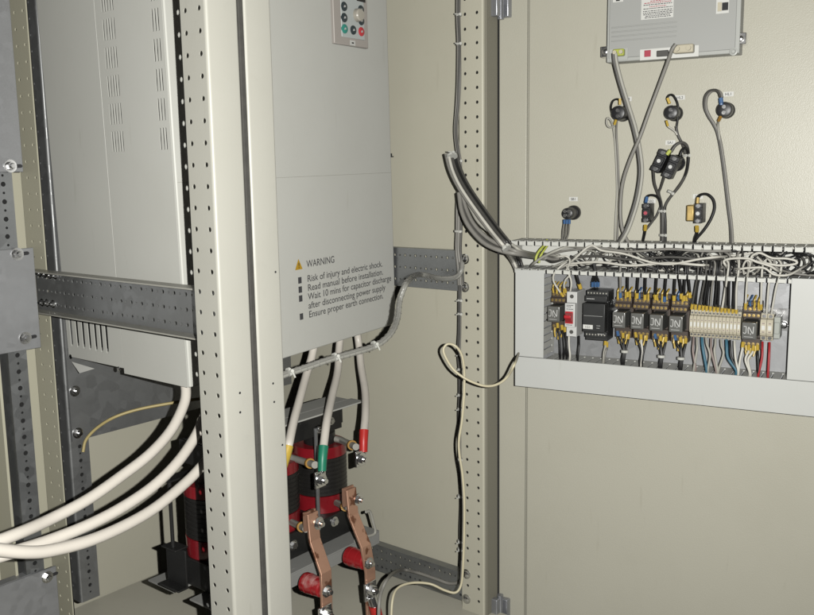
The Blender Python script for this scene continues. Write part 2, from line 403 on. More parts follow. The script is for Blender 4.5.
b = MB(); b.box(cx+.009, cx+.030, cy+.009, cy+.040, zb+.002, ZT-.002); b.build('dark_backing', 'invdark', t)  # black filler added for the darkness inside the channel
# mounting plate behind and below the inverter
p0 = onY(80, 440, .508)
t = thing('mounting_plate', 'grey steel sheet below the inverter with two bolts at its left', 'plate', (.3, .51, p0.z))
b = MB(); b.box(cx+.004, .60, .508, .5105, p0.z, .30); b.build('sheet', 'steeldark', t)
for x, y in ((74.5, 391), (77.5, 433)):
    p = onY(x, y, .508); b = MB(); b.bolt((p.x, .508, p.z), (0, -1, 0), .0062); b.build('bolt', 'bright', t)

# punched strip and plates of the left bay
sx0, sx1, sy = -.045, -.017, .42
b0 = onY(20, 190, sy); 
zz = [onY(11, 184, sy).z+.0125*k for k in range(-75, 50)]; zz = [z for z in zz if ZF < z < ZT-.01]
t = thing('steel_upright', 'light galvanised upright with large and small holes in the left bay', 'upright', ((sx0+sx1)/2, sy, ZF))
b = MB()
b.perf((sx0, sy, 0), (1, 0, 0), (0, 0, 1), (0, 1, 0), (0, sx1-sx0, ZF, ZT), [(sx1-sx0)*.5], zz, lambda i, j: (.0036, .0036) if j % 2 else (.0019, .0019), .002)
b.box(sx0, sx0+.002, sy+.002, sy+.03, ZF, ZT); b.box(sx1-.002, sx1, sy+.002, sy+.03, ZF, ZT); b.build('channel', 'steel', t)
b = MB(); b.box(sx0+.003, sx1-.003, sy+.006, sy+.029, ZF, ZT); b.build('dark_backing', 'invdark', t)  # black filler added, its colour gives the dark behind the punched holes
b = MB(); b.box(sx0-.012, sx0-.008, sy+.01, sy+.06, ZF, ZT); b.box(sx0-.030, sx0-.008, sy+.06, sy+.0625, ZF, ZT)
tag(b.build('cream_trim', 'olive'), 'narrow cream trim left of the punched upright in the left bay', 'trim')
def lplate(label, top, bot, rpx, rpy, bolts, lip=False):
    y = .416
    zt = onY(*top, y).z if top else .30; zbm = onY(*bot, y).z if bot else ZF+.02
    xr = onY(rpx, rpy, y).x
    t = thing('steel_plate', label, 'plate', (-.25, y, zbm), 'bolted plates in the left bay')
    b = MB(); b.box(-.55, xr, y, y+.003, zbm, zt)
    if lip: b.box(-.55, onY(33, 577, y).x, y+.003, y+.02, zt-.002, zt+.0005)
    b.build('sheet', 'plate', t, bevel=.0008)
    for x, yy in bolts:
        p = onY(x, yy, y-.0001); b = MB(); b.bolt((p.x, y-.0002, p.z), (0, -1, 0), .0062, False); b.cyl((p.x, y-.006, p.z), (p.x, y-.0095, p.z), .0048, .003, n=16); b.build('bolt', 'bright', t)
        b = MB(); b.hexa([(p.x+.010+.0035*math.cos(a)+(.005 if math.cos(a) > 0 else 0), y-.0004, p.z+.0028*math.sin(a)) for a in [k*math.pi/6 for k in range(12)]], (0, .0003, 0)); b.build('slot', 'print', t)
lplate('grey steel plate cut off by the top left picture corner', None, (12, 172), 22.5, 160, [(10, 166)])
lplate('grey steel plate with two bolts at the left picture edge', (15, 249), (15, 352), 34.5, 262, [(17, 254), (25, 338)])
lplate('grey steel plate with folded top in the bottom left corner', (45, 570), None, 56.5, 572, [(47, 577)], True)
b = MB(); p = onY(12, 430, .66); b.box(-.5, p.x, .64, .66, ZF, ZT); tag(b.build('cream_panel', 'post'), 'pale cream panel far back in the left bay behind upright', 'panel')

# punched rails along the depth
def rail(label, xw, y0, y1, z0, z1, m, flange, pitch=.0125, rows=3, r=(.0030, .0018), base='rail'):
    t = thing('punched_rail', label, 'rail', (xw, (y0+y1)/2, z0))
    cols = [y0+.008+pitch*k for k in range(int((y1-y0-.012)/pitch)+1)]
    h = z1-z0; rw = [z0+h*(.17+.33*k) for k in range(rows)] if rows == 3 else [z0+h*.5]
    b = MB(); b.perf((xw, 0, 0), (0, 1, 0), (0, 0, 1), (1, 0, 0), (y0, y1, z0, z1), cols, rw, lambda i, j: (r[i % 2], r[i % 2]), .002)
    b.build('web', m, t)
    for z in (z0-.002, z1):
        b = MB(); b.box(xw+(flange if flange < 0 else .0), xw+.002 if flange < 0 else xw+flange, y0, y1, z, z+.002); b.build('flange', 'flange' if flange < 0 else m, t)  # crossbar flanges take the paler colour that paints in their light
    return t
xb = .050
yA = onX(37, 290, xb).y; yB = .036
zt_, zb_ = onX(120, 279.3, xb).z, onX(120, 322, xb).z
rl = rail('dark punched crossbar with bright lower flange running across inverter side', xb, yB, yA, zb_, zt_, 'steeldark', -.020)
for x, y in ((40, 273), (45, 274), (50, 275), (55, 275.5), (42, 302.5), (47, 303), (53, 304)):
    p = onX(x, y, xb-.001); b = MB(); b.bolt((xb, p.y, p.z), (-1, 0, 0), .0042); b.build('bolt', 'bright', rl)
def rail_bolts(rl, pts, x):
    for px, py in pts:
        p = onX(px, py, x); b = MB(); b.lathe((x, p.y, p.z), (-1, 0, 0), [(0, .0095), (.0012, .0095), (.0016, .0075), (.004, .0066), (.006, .003), (.0062, .0)], 20); b.build('bolt', 'bright', rl)
XW = .642
rl = rail('light grey punched rail on side wall at inverter warning text height', XW, .093, .45, onX(430, 250, XW).z, onX(430, 287, XW).z, 'steel', .018) if False else None
za, zb2 = onX(430, 250.3, XW).z, onX(430, 287.5, XW).z
rl = rail('light grey punched rail on side wall at inverter warning text height', XW, .0935, .50, zb2, za, 'steel', .018)
rail_bolts(rl, ((465, 259), (465, 287)), XP-.0003)
za, zb2 = onX(420, 560, XW).z, onX(420, 585, XW).z
rl = rail('dark punched rail low on the side wall behind copper bars', XW, .0935, .62, zb2, za, 'steel', .018)
rail_bolts(rl, ((466.5, 574), (466.5, 599)), XP-.0003)

# ------------------------------------------------------------------ inverter
XI = .10
I0 = onX(190, 388, XI)                                  # lower front left corner
e1 = ray(966, 146).normalized()
e3 = (V((0, 0, 1))-e1*e1.z).normalized()
nf = e1.cross(e3)                                        # points away from camera
q = plane(396, 325, I0, nf)-I0; WI = q.dot(e1)
BD = .512-I0.y-.006                                     # depth to the mounting plate
INV = (I0, e1, V((0, 1, 0)), e3)
HT = ZT-.06-I0.z
def il(x, y): d = plane(x, y, I0, nf)-I0; return V((d.dot(e1), 0, d.dot(e3)))
def sl(x, y):
    nn = V((0, 1, 0)).cross(e3); d = plane(x, y, I0, nn)-I0; c = d.dot(e3)/1.0; return V((0, (d-e3*c).y, c))
inv = thing('inverter', 'large light grey motor inverter with warning text and louvred side', 'inverter', I0+V((.2, .15, 0)))
cs = sl(99, 0).y; cs2 = sl(122, 370).y; cmid = (cs+cs2)/2
# front cover with rounded right edge and lower corner
def rounded(w, h, r):
    pts = [(0, 0)]
    pts += [(w-r+r*math.sin(a*math.pi/16), r-r*math.cos(a*math.pi/16)) for a in range(9)]
    return pts+[(w, h), (0, h)]
seam = (il(279, 177.6).z+il(392, 172.5).z)/2
b = MB(INV)
pts = [(p[0], 0., p[1]) for p in rounded(WI, HT, .020)]
b.hexa(pts, (0, .014, 0)); fc = b.build('front_cover', 'inv', inv, bevel=.0025, seg=3)
b = MB(INV); b.box(.003, WI-.003, -.0002, .0, seam-.0003, seam+.0003); b.build('cover_seam', 'wlight', fc)
# left side skin: vented front half with real slots in front of a dark inside
def side_skin(name, y0, y1, z0, z1, cols, rows, rf, out=.003, m='inv'):
    b = MB(INV); b.perf((-out, 0, 0), (0, 1, 0), (0, 0, 1), (1, 0, 0), (y0, y1, z0, z1), cols, rows, rf, .0012, 12)
    return b.build(name, m, inv, smooth=0)
Z0 = .0
def vcol(x, y): return sl(x, y)
# two columns of slot groups, measured on the photograph's side panel
rowsz = []
for y in (424, 332, 253, 170, 87, 15):
    rowsz.append((sl(115, (y-10 if y > 420 else y)/2.929).z))
r_low = sl(118, 414/2.929).z; r_up = sl(109, 86/2.929).z
pitch = (r_up-r_low)/4; rws = [r_low+pitch*k for k in range(0, 14) if r_low+pitch*k < HT-.03]
gl = [sl(x, 141).y for x in (114.2, 116.8, 119.4, 122, 124.6)]; gr = [sl(x, 141).y for x in (162.5, 165.4, 168.2)]
cols = sorted(gr+gl)
slot_h = (sl(118, 383/2.929).z-sl(118, 445/2.929).z)/2
side_skin('vented_side_panel', .001, cmid-.001, .001, HT-.002, cols, rws, lambda i, j: (.0016, slot_h))
lz0 = sl(80, 358).z; lz1 = lz0+.135
yr = BD
b = MB(INV); b.box(-.0015, .0, cmid+.002, yr, lz1+.001, HT-.002); b.build('rear_side_panel', 'inv', inv, bevel=.0006)
fy = [sl(x, 345).y for x in (73, 79, 85, 91, 97, 102.5, 108)]; fy = sorted(fy)
side_skin('lower_grille', cmid+.002, yr, lz0, lz1, fy, [lz0+.070], lambda i, j: (.0036, .052), .0015)
b = MB(INV); b.box(.012, WI-.006, .02, yr-.001, .03, HT-.004); b.build('chassis', 'invdark', inv)
b = MB(INV); b.box(.0005, WI, cmid+.002, yr, lz0+.001, .03-.0005); b.box(WI-.004, WI-.0005, .0145, yr, .03, HT); b.box(.0005, WI-.002, .0145, cmid+.001, .002, .028); b.build('bottom_tray', 'inv', inv)
for x, y in ((71.5, 356), (120, 368.5)):
    p = sl(x, y); b = MB(INV); b.lathe((-.0015, p.y, p.z), (-1, 0, 0), [(0, .004), (.001, .004), (.002, .002), (.0021, 0)], 14); b.build('screw', 'bright', inv)
p = il(392, 156); b = MB(INV); b.box(p.x-.003, p.x+.004, -.0012, .001, p.z-.002, p.z); b.box(p.x-.003, p.x-.001, -.0012, .001, p.z, p.z+.005); b.build('latch', 'print', inv)
a_, c_, d_ = sl(73, 361), sl(96, 368), sl(85, 371.5)
b = MB(INV); b.hexa([(-.0022, a_.y, a_.z), (-.0022, c_.y, c_.z), (-.010, d_.y, d_.z)], (-.0006, 0, 0)); b.build('bent_tab', 'label', inv)
# warning print
b = MB(INV)
def line(txt, x0, y0, x1, y1):
    # baseline from measured start and end
    a, c = il(x0, y0), il(x1, y1)
    tmp = MB(INV); tmp.text(txt, 1, (0, 0, 0), (1, 0, 0), (0, 0, 1))
    xs = [(v-I0).dot(e1) for v in tmp.v]; w = max(xs)-min(xs)
    return a, (c.x-a.x)/w, a.z
Z = 7.08
rows_ = [('WARNING', 152, 124, 348, 95), ('Risk of injury and electric shock.', 157, 226, 686, 125), ('Read manual before installation.', 160, 291, 690, 188),
         ('Wait 10 mins for capacitor discharge', 164, 353, 752, 234), ('after disconnecting power supply', 164, 417, 708, 297), ('Ensure proper earth connection.', 166, 480, 690, 350)]
base = [line(r[0], 285+r[1]/Z, 250+r[2]/Z, 285+r[3]/Z, 250+r[4]/Z) for r in rows_]
size = .0160
x_left = sum(a.x for a, _, _ in base)/len(base)
for (a, k, z), r in zip(base, rows_):
    b.text(r[0], size*(1.05 if r[0] == 'WARNING' else 1), (x_left, -.0006, z), (1, 0, 0), (0, 0, 1), wx=k/size/(1.05 if r[0] == 'WARNING' else 1), bold=.006)
for i, k in ((1, 0), (2, 0), (3, 0), (5, 0)):
    z = base[i][0].z; x = x_left-.0235; b.hexa([(x, -.0007, z), (x+.0085, -.0007, z), (x+.0085, -.0007, z+.0105), (x, -.0007, z+.0105)], (0, .0004, 0))
b.build('warning_text', 'printgrey', fc, smooth=0, recalc=False)
z = base[0][0].z; x = x_left-.030
b = MB(INV); b.hexa([(x, -.0007, z-.001), (x+.019, -.0007, z-.001), (x+.0095, -.0007, z+.0165)], (0, .0004, 0)); b.build('warning_triangle', 'warn', fc)
b = MB(INV); b.text('!', .0125, (x+.0095, -.0012, z+.0015), (1, 0, 0), (0, 0, 1), 'CENTER', bold=.02); b.build('exclamation_mark', 'print', fc, smooth=0, recalc=False)
# keypad
kl = il(332, 43.5); kr = il(366, 49); kz = (kl.z+kr.z)/2; kx0, kx1 = kl.x, kr.x
kp = MB(INV).box(kx0, kx1, -.006, .002, kz, kz+.15).build('keypad', 'keypad', inv, bevel=.0015)
kf = MB(INV); fz = kz+.013; kf.box(kx0+.018*(kx1-kx0)/.11+.004, kx1-.012, -.0072, -.004, fz, kz+.14); kf.build('keypad_face', 'keyface', kp, bevel=.0008)
def kb(px, py, r, m, glyph=True):
    p = il(320+px/10.17, py/10.17)
    b = MB(INV); b.lathe((p.x, -.0072, p.z), (0, -1, 0), [(0, r), (.0012, r), (.002, r*.8), (.0021, 0)], 20); o = b.build('button', m, kp)
    if glyph:
        b = MB(INV); k = r*.4; b.hexa([(p.x-k, -.0098, p.z-k*.7), (p.x+k, -.0098, p.z-k*.3), (p.x+k*.6, -.0098, p.z+k*.7), (p.x-k*.5, -.0098, p.z+k*.5)], (0, .0003, 0)); b.build('button_symbol', 'mark', o)
R_ = .0105
for px, py, m in ((210, 70, 'keydark'), (212, 184, 'keydark'), (216, 297, 'keygreen'), (304, 310, 'keydark'), (386, 326, 'keyred'), (382, 105, 'keydark'), (385, 215, 'keydark')): kb(px, py, R_*.74, M[m])
p = il(320+345/10.17, 160/10.17)
b = MB(INV); b.lathe((p.x, -.0072, p.z), (0, -1, 0), [(0, .0115), (.008, .0105), (.010, .0085), (.0103, 0)], 24); b.build('knob', 'knob', kp)
p = il(320+305/10.17, 440/10.17); b = MB(INV); b.box(p.x-.0075, p.x+.0075, -.0066, -.005, p.z-.0042, p.z+.0042); o = b.build('sticker', 'label', kp)
b = MB(INV); b.box(p.x-.003, p.x+.003, -.0068, -.006, p.z-.0012, p.z+.0012); b.build('sticker_mark', 'print', o)
b = MB(INV); q = il(357, 2); b.box(q.x-.010, q.x+.016, -.0076, -.0070, q.z, q.z+.03); b.build('display', 'black', kp)

# ------------------------------------------------------------------ cables helpers
def cable(name, label, cat, pts, r, m, group=None, n=12, sub=8):
    b = MB(); b.tube(pts, r, n, sub); return tag(b.build(name, m, smooth=60), label, cat, group)
def thing_cable(name, label, cat, pts, r, m, group=None, n=12, sub=8, base=None):
    t = thing(name, label, cat, V(base or pts[0]), group); b = MB(); b.tube(pts, r, n, sub); b.build('cable_sheath', m, t, smooth=60); return t

# three white cables sweeping left
ZI = I0.z
def low(x, y, z=None): return onZ(x, y, z or ZI+.02)
g = 'white power cables sweeping out to the left'
c1 = [at(183, 372, 1.30), at(186, 392, 1.285), at(182.6, 408, 1.27), at(170.6, 431, 1.24), at(150, 454, 1.20), at(123, 475, 1.16), at(88.7, 499, 1.11), at(51, 519, 1.06), at(17, 534, 1.01), at(-20, 547, .97), at(-80, 562, .91)]
cable('power_cable', 'upper white power cable of three curving left from under inverter', 'cable', c1, .0074, 'cable', g, 16)
c2 = [at(214, 370, 1.33), at(212, 392, 1.31), at(205, 415, 1.28), at(194.5, 438, 1.25), at(177, 463, 1.21), at(153.6, 486, 1.17), at(123, 507, 1.125), at(88.7, 525, 1.08), at(51, 540, 1.035), at(17, 551, .995), at(-20, 562, .96), at(-80, 578, .90)]
cable('power_cable', 'middle white power cable of three, dipping behind lowest one at left edge', 'cable', c2, .0074, 'cable', g, 16)
c3 = [at(245, 370, 1.35), at(240, 400, 1.33), at(225, 437, 1.29), at(199.7, 468.5, 1.24), at(181, 487, 1.205), at(153.6, 509, 1.155), at(123, 526.5, 1.105), at(88.7, 541, 1.055), at(51, 550.5, 1.005), at(27, 552.3, .975), at(0, 550, .945), at(-30, 545, .915), at(-80, 534, .87)]
cable('power_cable', 'lowest white power cable of three, in front of the others at left', 'cable', c3, .0074, 'cable', g, 16)
# thin tan wire in front of the mounting plate
cable('earth_wire', 'thin tan wire arching from upright towards the white cables', 'wire', [onY(83, 452, .50), onY(86, 440, .50), onY(97, 428, .49), onY(115, 417, .47), onY(140, 409, .45), onY(175, 402.5, .42), onY(205, 398, .40)], .0026, 'wtan')

# ------------------------------------------------------------------ reactor
RY = .245                                   # front of the coils
def ry(x, y, d=0.): return onY(x, y, RY+d)
rc3 = ry(331, 470); RC = rc3.x+.022; PITCH = .1235; CRAD = .049
zt_c = ry(331, 449).z; zb_c = ry(334, 513).z
rea = thing('reactor', 'three phase reactor with black and red coils under the inverter', 'reactor', V((RC-PITCH, RY+.06, zb_c-.05)))
for k in range(3):
    x = RC-PITCH*k; cyy = RY+CRAD
    b = MB(); h = zt_c-zb_c
    b.lathe((x, cyy, zt_c), (0, 0, -1), [(0, CRAD*.55), (0, CRAD*1.0), (h*.16, CRAD*1.02), (h*.16, CRAD*.9)], 36); b.build('coil_end', 'coilred', rea); b = MB(); b.lathe((x, cyy, zt_c-h*.74), (0, 0, -1), [(0, CRAD*.9), (0, CRAD*1.02), (h*.26, CRAD*1.0), (h*.26, CRAD*.5)], 36)
    coil = b.build('coil_end', 'coilred', rea)
    b = MB(); prof = [(0, CRAD*.9)]
    nW = 9; hh = h*.58
    for j in range(nW):
        a = hh*j/nW; c = hh/nW; prof += [(a+c*.08, CRAD*.985), (a+c*.2, CRAD*1.01), (a+c*.8, CRAD*1.01), (a+c*.92, CRAD*.985)]
    prof.append((hh, CRAD*.9)); b.lathe((x, cyy, zt_c-h*.16), (0, 0, -1), prof, 36); b.build('winding', 'coilblack', rea)
x0, x1 = RC-2*PITCH-.062, RC+.046
# top angle, lower black clamp, base beam
zt1 = onY(320, 427, RY-.005).z
b = MB(); b.box(x0+.02, x1-.012, RY+.020, RY+.08, zt1-.016, zt1+.022); b.build('core_yoke', 'blackmetal', rea, bevel=.001)
b = MB(); b.box(x0+.02, x1+.012, RY-.012, RY+.02, zt1+.0225, zt1+.0255); b.box(x0+.02, x1+.004, RY+.0201, RY+.066, zt1+.0228, zt1+.0255); b.build('top_angle', 'palegrey', rea, bevel=.0006)
b = MB(); b.box(x0+.02, x1-.022, RY+.014, RY+.0165, zt1-.022, zt1+.0222); b.build('angle_flange', 'blackmetal', rea)
zl1 = onY(330, 525, RY-.005).z
b = MB(); b.box(x0+.01, x1-.01, RY-.006, RY+.10, zl1-.030, zl1+.016); b.build('lower_clamp', 'blackmetal', rea, bevel=.001)
for x, y, yy_, d_, r_, z_ in ((334, 521.5, RY-.0062, (0, -1, 0), .0062, None), (293, 545, RY-.0062, (0, -1, 0), .0062, None), (318, 438.5, RY-.002, (0, -.4, .9), .0058, zt1-.006), (331, 421, RY+.0138, (0, -1, 0), .005, None)):
    p = onY(x, y, yy_); b = MB(); b.bolt((p.x, yy_, p.z if z_ is None else z_), d_, r_, z_ is not None); b.build('clamp_bolt', 'bright', rea)
b = MB()
for k in range(3):                           # core legs behind the coils
    b.cyl((RC-PITCH*k, RY+CRAD, zb_c-.02), (RC-PITCH*k, RY+CRAD, zt_c+.02), CRAD*.6, n=20)
b.box(x0+.02, x1-.012, RY+.02, RY+.08, zl1+.0, zl1+.02)
b.build('core_leg', 'blackmetal', rea)
# left-hand foot and tie rod
zf = onY(176, 586, RY+.02).z; xl_ = onY(190, 520, RY+.03).x
b = MB(); xa = onY(176, 560, RY+.02).x
b.box(xa, xa+.003, RY-.004, RY+.045, zf, zf+.062); b.box(xa-.016, xa, RY-.004, RY+.045, zf, zf+.003); b.box(xa-.012, xa+.012, RY+.004, RY+.040, zf+.0622, zf+.0645)
b.build('foot_bracket', 'blackmetal', rea, bevel=.0008)
b = MB(); p = onY(178.5, 480, RY+.02); b.cyl((xa-.004, RY+.02, zf+.06), (xa-.004, RY+.02, p.z+.012), .0030, n=10); b.box(xa-.010, xa+.05, RY+.01, RY+.03, p.z+.004, p.z+.007)
b.build('tie_rod', 'blackmetal', rea)
# centre tie rod between coils 3 and 2
pr0, pr1 = onY(316, 438, RY-.004), onY(318.5, 520, RY-.004)
b = MB(); b.cyl((pr1.x, RY-.004, zl1), (pr1.x, RY-.004, zt1), .0036, n=12); b.build('tie_rod', 'steeldark', rea)
zbm = onY(330, 545, RY-.03).z
b = MB(); b.box(x0-.02, x1+.01, RY-.045, RY+.02, zl1-.0335, zl1-.0305); b.box(x0-.02, x1+.01, RY-.045, RY-.042, zl1-.056, zl1-.0336)
b.box(x0-.02, x1+.01, RY+.06, RY+.13, zl1-.0335, zl1-.0305)
beam = b.build('support_beam', 'greypaint', bevel=.0006); tag(beam, 'grey steel angle beam carrying the reactor behind the copper bars', 'beam')
# wire handle right of the coils
b = MB(); b.tube([onY(366, 512, .2), onY(370, 512, .2), onY(373, 522, .2), onY(375, 533, .2), onY(366, 537, .2), onY(355, 541, .2)], .0028, 10, 6); b.build('lifting_loop', 'wlight', rea, smooth=60)

# terminals: rod, orange ring, lug, bolt
TY = .165
def terminal(xr, yr_, xe, ye):
    a = onY(xr, yr_, RY+.004); e = onY(xe, ye, TY)
    t = bpy.data.objects.new('terminal', None); COL.objects.link(t); t.parent = rea; t.location = V((a.x, a.y, a.z))-rea.location; t.empty_display_size = .01
    b = MB(); b.tube([a+V((0, .015, 0)), a, e], .0060, 16, 1); b.build('terminal_rod', 'grey', t)
    d = (e-a).normalized(); c = a+d*(e-a).length*.72
    b = MB(); b.tube([c-d*.003, c+d*.003], .0086, 18, 1); b.build('insulating_ring', 'orange', t)
    return e
terminal(297, 459.5, 315, 465); terminal(342, 440.5, 356, 447)
terminal(336, 502.5, 349, 508); terminal(291, 522, 306, 529)
def lugged(label, pts, col, shrink, bx, by, group='white cables from inverter to the reactor'):
    t = thing('power_cable', label, 'cable', V(pts[-1]), group)
    b = MB(); b.tube(pts, .0070, 16, 8); b.build('cable_sheath', 'cable', t, smooth=60)
    b = MB(); b.tube(shrink, .0082, 16, 6, .0072); b.build('heat_shrink', col, t, smooth=60)
    if bx:
        p = onY(bx, by, TY-.016); e = shrink[-1]
        b = MB(); b.tube([e+V((0, 0, .004)), V((e.x-.001, TY-.008, e.z-.012))], .0064, 14, 4)
        b.box(p.x-.012, p.x+.012, TY-.016, TY-.0115, p.z-.013, max(p.z+.014, e.z-.010))
        b.build('cable_lug', 'bright', t, bevel=.001)
        b = MB(); b.bolt((p.x, TY-.0162, p.z), (0, -1, 0), .0074); b.build('lug_bolt', 'bright', t)
    return t
yc = .165
def cy_(x, y, Y): return onY(x, y, Y)
lugged('white cable with yellow sleeve half hidden by the flat post', [cy_(315, 340, .262), cy_(311.7, 357, .258), cy_(306, 376, .245), cy_(300, 398, .215), cy_(294, 420, .185), cy_(289.5, 441, .16), cy_(288, 447, .158)], 'yellow', [cy_(288.3, 446, .158), cy_(286, 456, .155), cy_(283, 466, .15)], None, None)
lugged('white cable with green heat shrink bolted to the middle reactor terminal', [cy_(341, 330, .30), cy_(339, 349, .29), cy_(337.6, 371.5, .265), cy_(332, 396, .225), cy_(327, 420, .185), cy_(323.4, 447, .16)], 'green', [cy_(323.6, 446, .16), cy_(322.5, 458, .155), cy_(322, 471, .152)], 321, 480)
lugged('white cable with red heat shrink bolted to the right reactor terminal', [cy_(356, 325, .30), cy_(358.8, 344.6, .295), cy_(361, 366.6, .27), cy_(365, 391, .225), cy_(365.4, 413, .185), cy_(364, 431, .16)], 'red', [cy_(364, 430, .16), cy_(363.5, 441, .155), cy_(363.4, 452, .152)], 361, 459)
# rod below the green lug
# copper bars
def busbar(label, tb, kinks, w, lowbolt, ins, y0):
    t = thing('busbar', label, 'busbar', V(tb))
    path = kinks; th = .004; b = MB()
    ln = len(path); L_ = []
    for i, (p, Y) in enumerate(path):
        q = onY(*p, Y); L_.append(q)
    x = [q.x for q in L_]
    out = []
    hw = w/2
    for i, q in enumerate(L_):
        out.append([V((q.x-hw, q.y, q.z)), V((q.x+hw, q.y, q.z)), V((q.x+hw, q.y+th, q.z)), V((q.x-hw, q.y+th, q.z))])
    vs = [v for o in out for v in o]; fs = [(0, 1, 2, 3), tuple(range(len(vs)-4, len(vs)))]
    for i in range(len(out)-1):
        for k in range(4): fs.append((i*4+k, i*4+(k+1) % 4, i*4+4+(k+1) % 4, i*4+4+k))
    b.add(vs, fs); b.build('bar', 'copper', t, bevel=.0008)
    p = onY(*tb[:2], 0) if False else None
    return t, L_
def bar(label, kinks, w, topb, midb, lowb, rod):
    qs = [onY(x, y, Y) for x, y, Y in kinks]
    t = thing('busbar', label, 'busbar', qs[-1], 'bent copper busbars')
    b = MB(); th = .005; hw = w/2; vs = []
    for q in qs: vs += [V((q.x-hw, q.y, q.z)), V((q.x+hw, q.y, q.z)), V((q.x+hw, q.y+th, q.z)), V((q.x-hw, q.y+th, q.z))]
    fs = [(0, 1, 2, 3), tuple(range(len(vs)-4, len(vs)))]
    for i in range(len(qs)-1):
        for k in range(4): fs.append((i*4+k, i*4+(k+1) % 4, i*4+4+(k+1) % 4, i*4+4+k))
    b.add(vs, fs); b.build('bar', 'copper', t, bevel=.0008)
    q = qs[0]
    b = MB(); b.box(q.x-hw-.001, q.x+hw+.001, q.y+th+.0015, q.y+th+.0055, q.z-.030, q.z+.002); b.build('terminal_flag', 'copper', t)
    for (x, y, r) in (topb, midb):
        Y = min(qs, key=lambda k: abs(k.z-onY(x, y, k.y).z)).y
        p = onY(x, y, Y); b = MB(); b.bolt((p.x, Y-.0002, p.z), (0, -1, 0), r); b.build('bar_bolt', 'bright', t)
    return t, qs
tb1, q1 = bar('right copper busbar bolted to reactor terminal and red insulator', [(351.5, 489, .15), (354, 515, .148), (366.5, 546, .118), (371, 572, .116), (372, 606, .116), (374, 640, .116)], .0235, (358, 499.5, .0072), (368.5, 563, .0068), None, None)
tb2, q2 = bar('left copper busbar with dark stains bolted to red insulator', [(313, 513, .15), (315.5, 540, .148), (326.5, 572, .118), (327.5, 600, .116), (328, 640, .116)], .0235, (318, 523, .0072), (326.5, 591, .0068), None, None)
def insul(label, x, y, xb_, yb_):
    a = onY(xb_, yb_, .122); 
    t = thing('insulator', label, 'insulator', a+V((0, .04, 0)), 'red standoff insulators')
    b = MB(); b.lathe((a.x-.004, .1225, a.z), (0, 1, 0), [(0, .012), (.002, .0145), (.012, .0152), (.0125, .0146), (.014, .0146), (.0145, .0156), (.028, .0164), (.0285, .0158), (.030, .0158), (.0305, .0166), (.040, .0162), (.043, .013), (.0435, .0)], 28); b.build('insulator_body', 'redwhite', t)
insul('red standoff insulator behind the right copper busbar', 355, 560, 368, 561)
insul('red standoff insulator behind the left copper busbar', 311, 585, 325, 588)
# lugs and red cables leaving the bars at the bottom
def tail(label, x, y, x2, y2):
    p = onY(x, y, .112)
    t = thing('power_cable', label, 'cable', p, 'red sleeved cables below the busbars')
    b = MB(); b.box(p.x-.014, p.x+.014, .1105, .1155, p.z-.018, p.z+.014); b.tube([V((p.x, .110, p.z-.012)), V((p.x+.002, .104, p.z-.034))], .0085, 16, 3); b.build('cable_lug', 'bright', t, bevel=.001)
    b = MB(); b.bolt((p.x, .1103, p.z), (0, -1, 0), .0082); b.build('lug_bolt', 'bright', t)
    b = MB(); b.tube([V((p.x+.001, .105, p.z-.028)), V((p.x+.004, .100, p.z-.06)), V((p.x+.006, .10, p.z-.12)), V((p.x+.006, .10, ZF+.01))], .0100, 16, 6); b.build('heat_shrink', 'red', t, smooth=60)
tail('red sleeved cable lug bolted under the right copper busbar', 370.5, 589.5, 0, 0)
tail('red sleeved cable lug bolted under the left copper busbar', 325.5, 614, 0, 0)
# bars carry on down as dark steel behind
# ------------------------------------------------------------------ clear spiral conduit under the inverter
def conduit(name, label, pts, r):
    t = thing(name, label, 'cable harness', V(pts[0]))
    P = crom([V(p) for p in pts], 10)
    for k, m in ((0, 'wgrey'), (1, 'wlight'), (2, 'wdark')):
        b = MB(); b.tube([p+V((0, 0, r*.55*math.cos(2.1*k)))+V((.6, -.6, 0))*r*.5*math.sin(2.1*k) for p in P[::4]+[P[-1]]], r*.42, 8, 4); b.build('wire_core', m, t, smooth=60)
    # open spiral wrap
    b = MB(); sp = []; n = len(P)*5
    u = None; L_ = 0; prev = P[0]
    for i in range(n):
        f = i/(n-1)*(len(P)-1); j = min(int(f), len(P)-2); p = P[j].lerp(P[j+1], f-j); d = (P[j+1]-P[j]).normalized()
        u = d.orthogonal().normalized() if u is None else (u-d*u.dot(d)).normalized(); w = d.cross(u)
        L_ += (p-prev).length; prev = p; a = L_/.011*2*math.pi
        sp.append(p+(u*math.cos(a)+w*math.sin(a))*r)
    b.tube(sp, .00035, 5, 1); b.build('spiral_wrap', 'wgrey', t, smooth=60)
    b = MB(); b.tube(P[::4]+[P[-1]], r*.97, 14, 4); b.build('clear_sleeve', 'clear', t, smooth=60)
    return t
con = conduit('wire_harness', 'grey spiral wrapped harness hanging along the inverter bottom edge', [onX(462, 262, .622), onX(461, 271, .618), onX(455, 277.5, .612), onX(440, 278.5, .60), onX(420, 274.5, .595), at(408, 281, 1.41), at(400, 299, 1.39), at(397.5, 318, 1.37), at(391, 333, 1.34), at(377, 345, 1.315), at(355, 352.5, 1.285), at(330, 359.5, 1.255), at(305, 368, 1.225), at(284, 375, 1.2), at(262, 384, 1.17)], .0050)
def zip_tie(p, d, r, parent, w=.0035, tail_=True):
    d = d.normalized(); b = MB(); b.tube([p-d*w/2, p+d*w/2], r, 14, 1)
    u = V((-.63, -.75, .2)); u = (u-d*u.dot(d)).normalized(); b.tube([p+u*r*.8, p+u*(r+.004)], .0026, 6, 1)
    if tail_:
        w_ = d.cross(u); b.tube([p+u*(r+.003), p+u*(r+.005)+w_*.010], .0011, 5, 1)
    b.build('cable_tie', 'tie', parent, smooth=40)
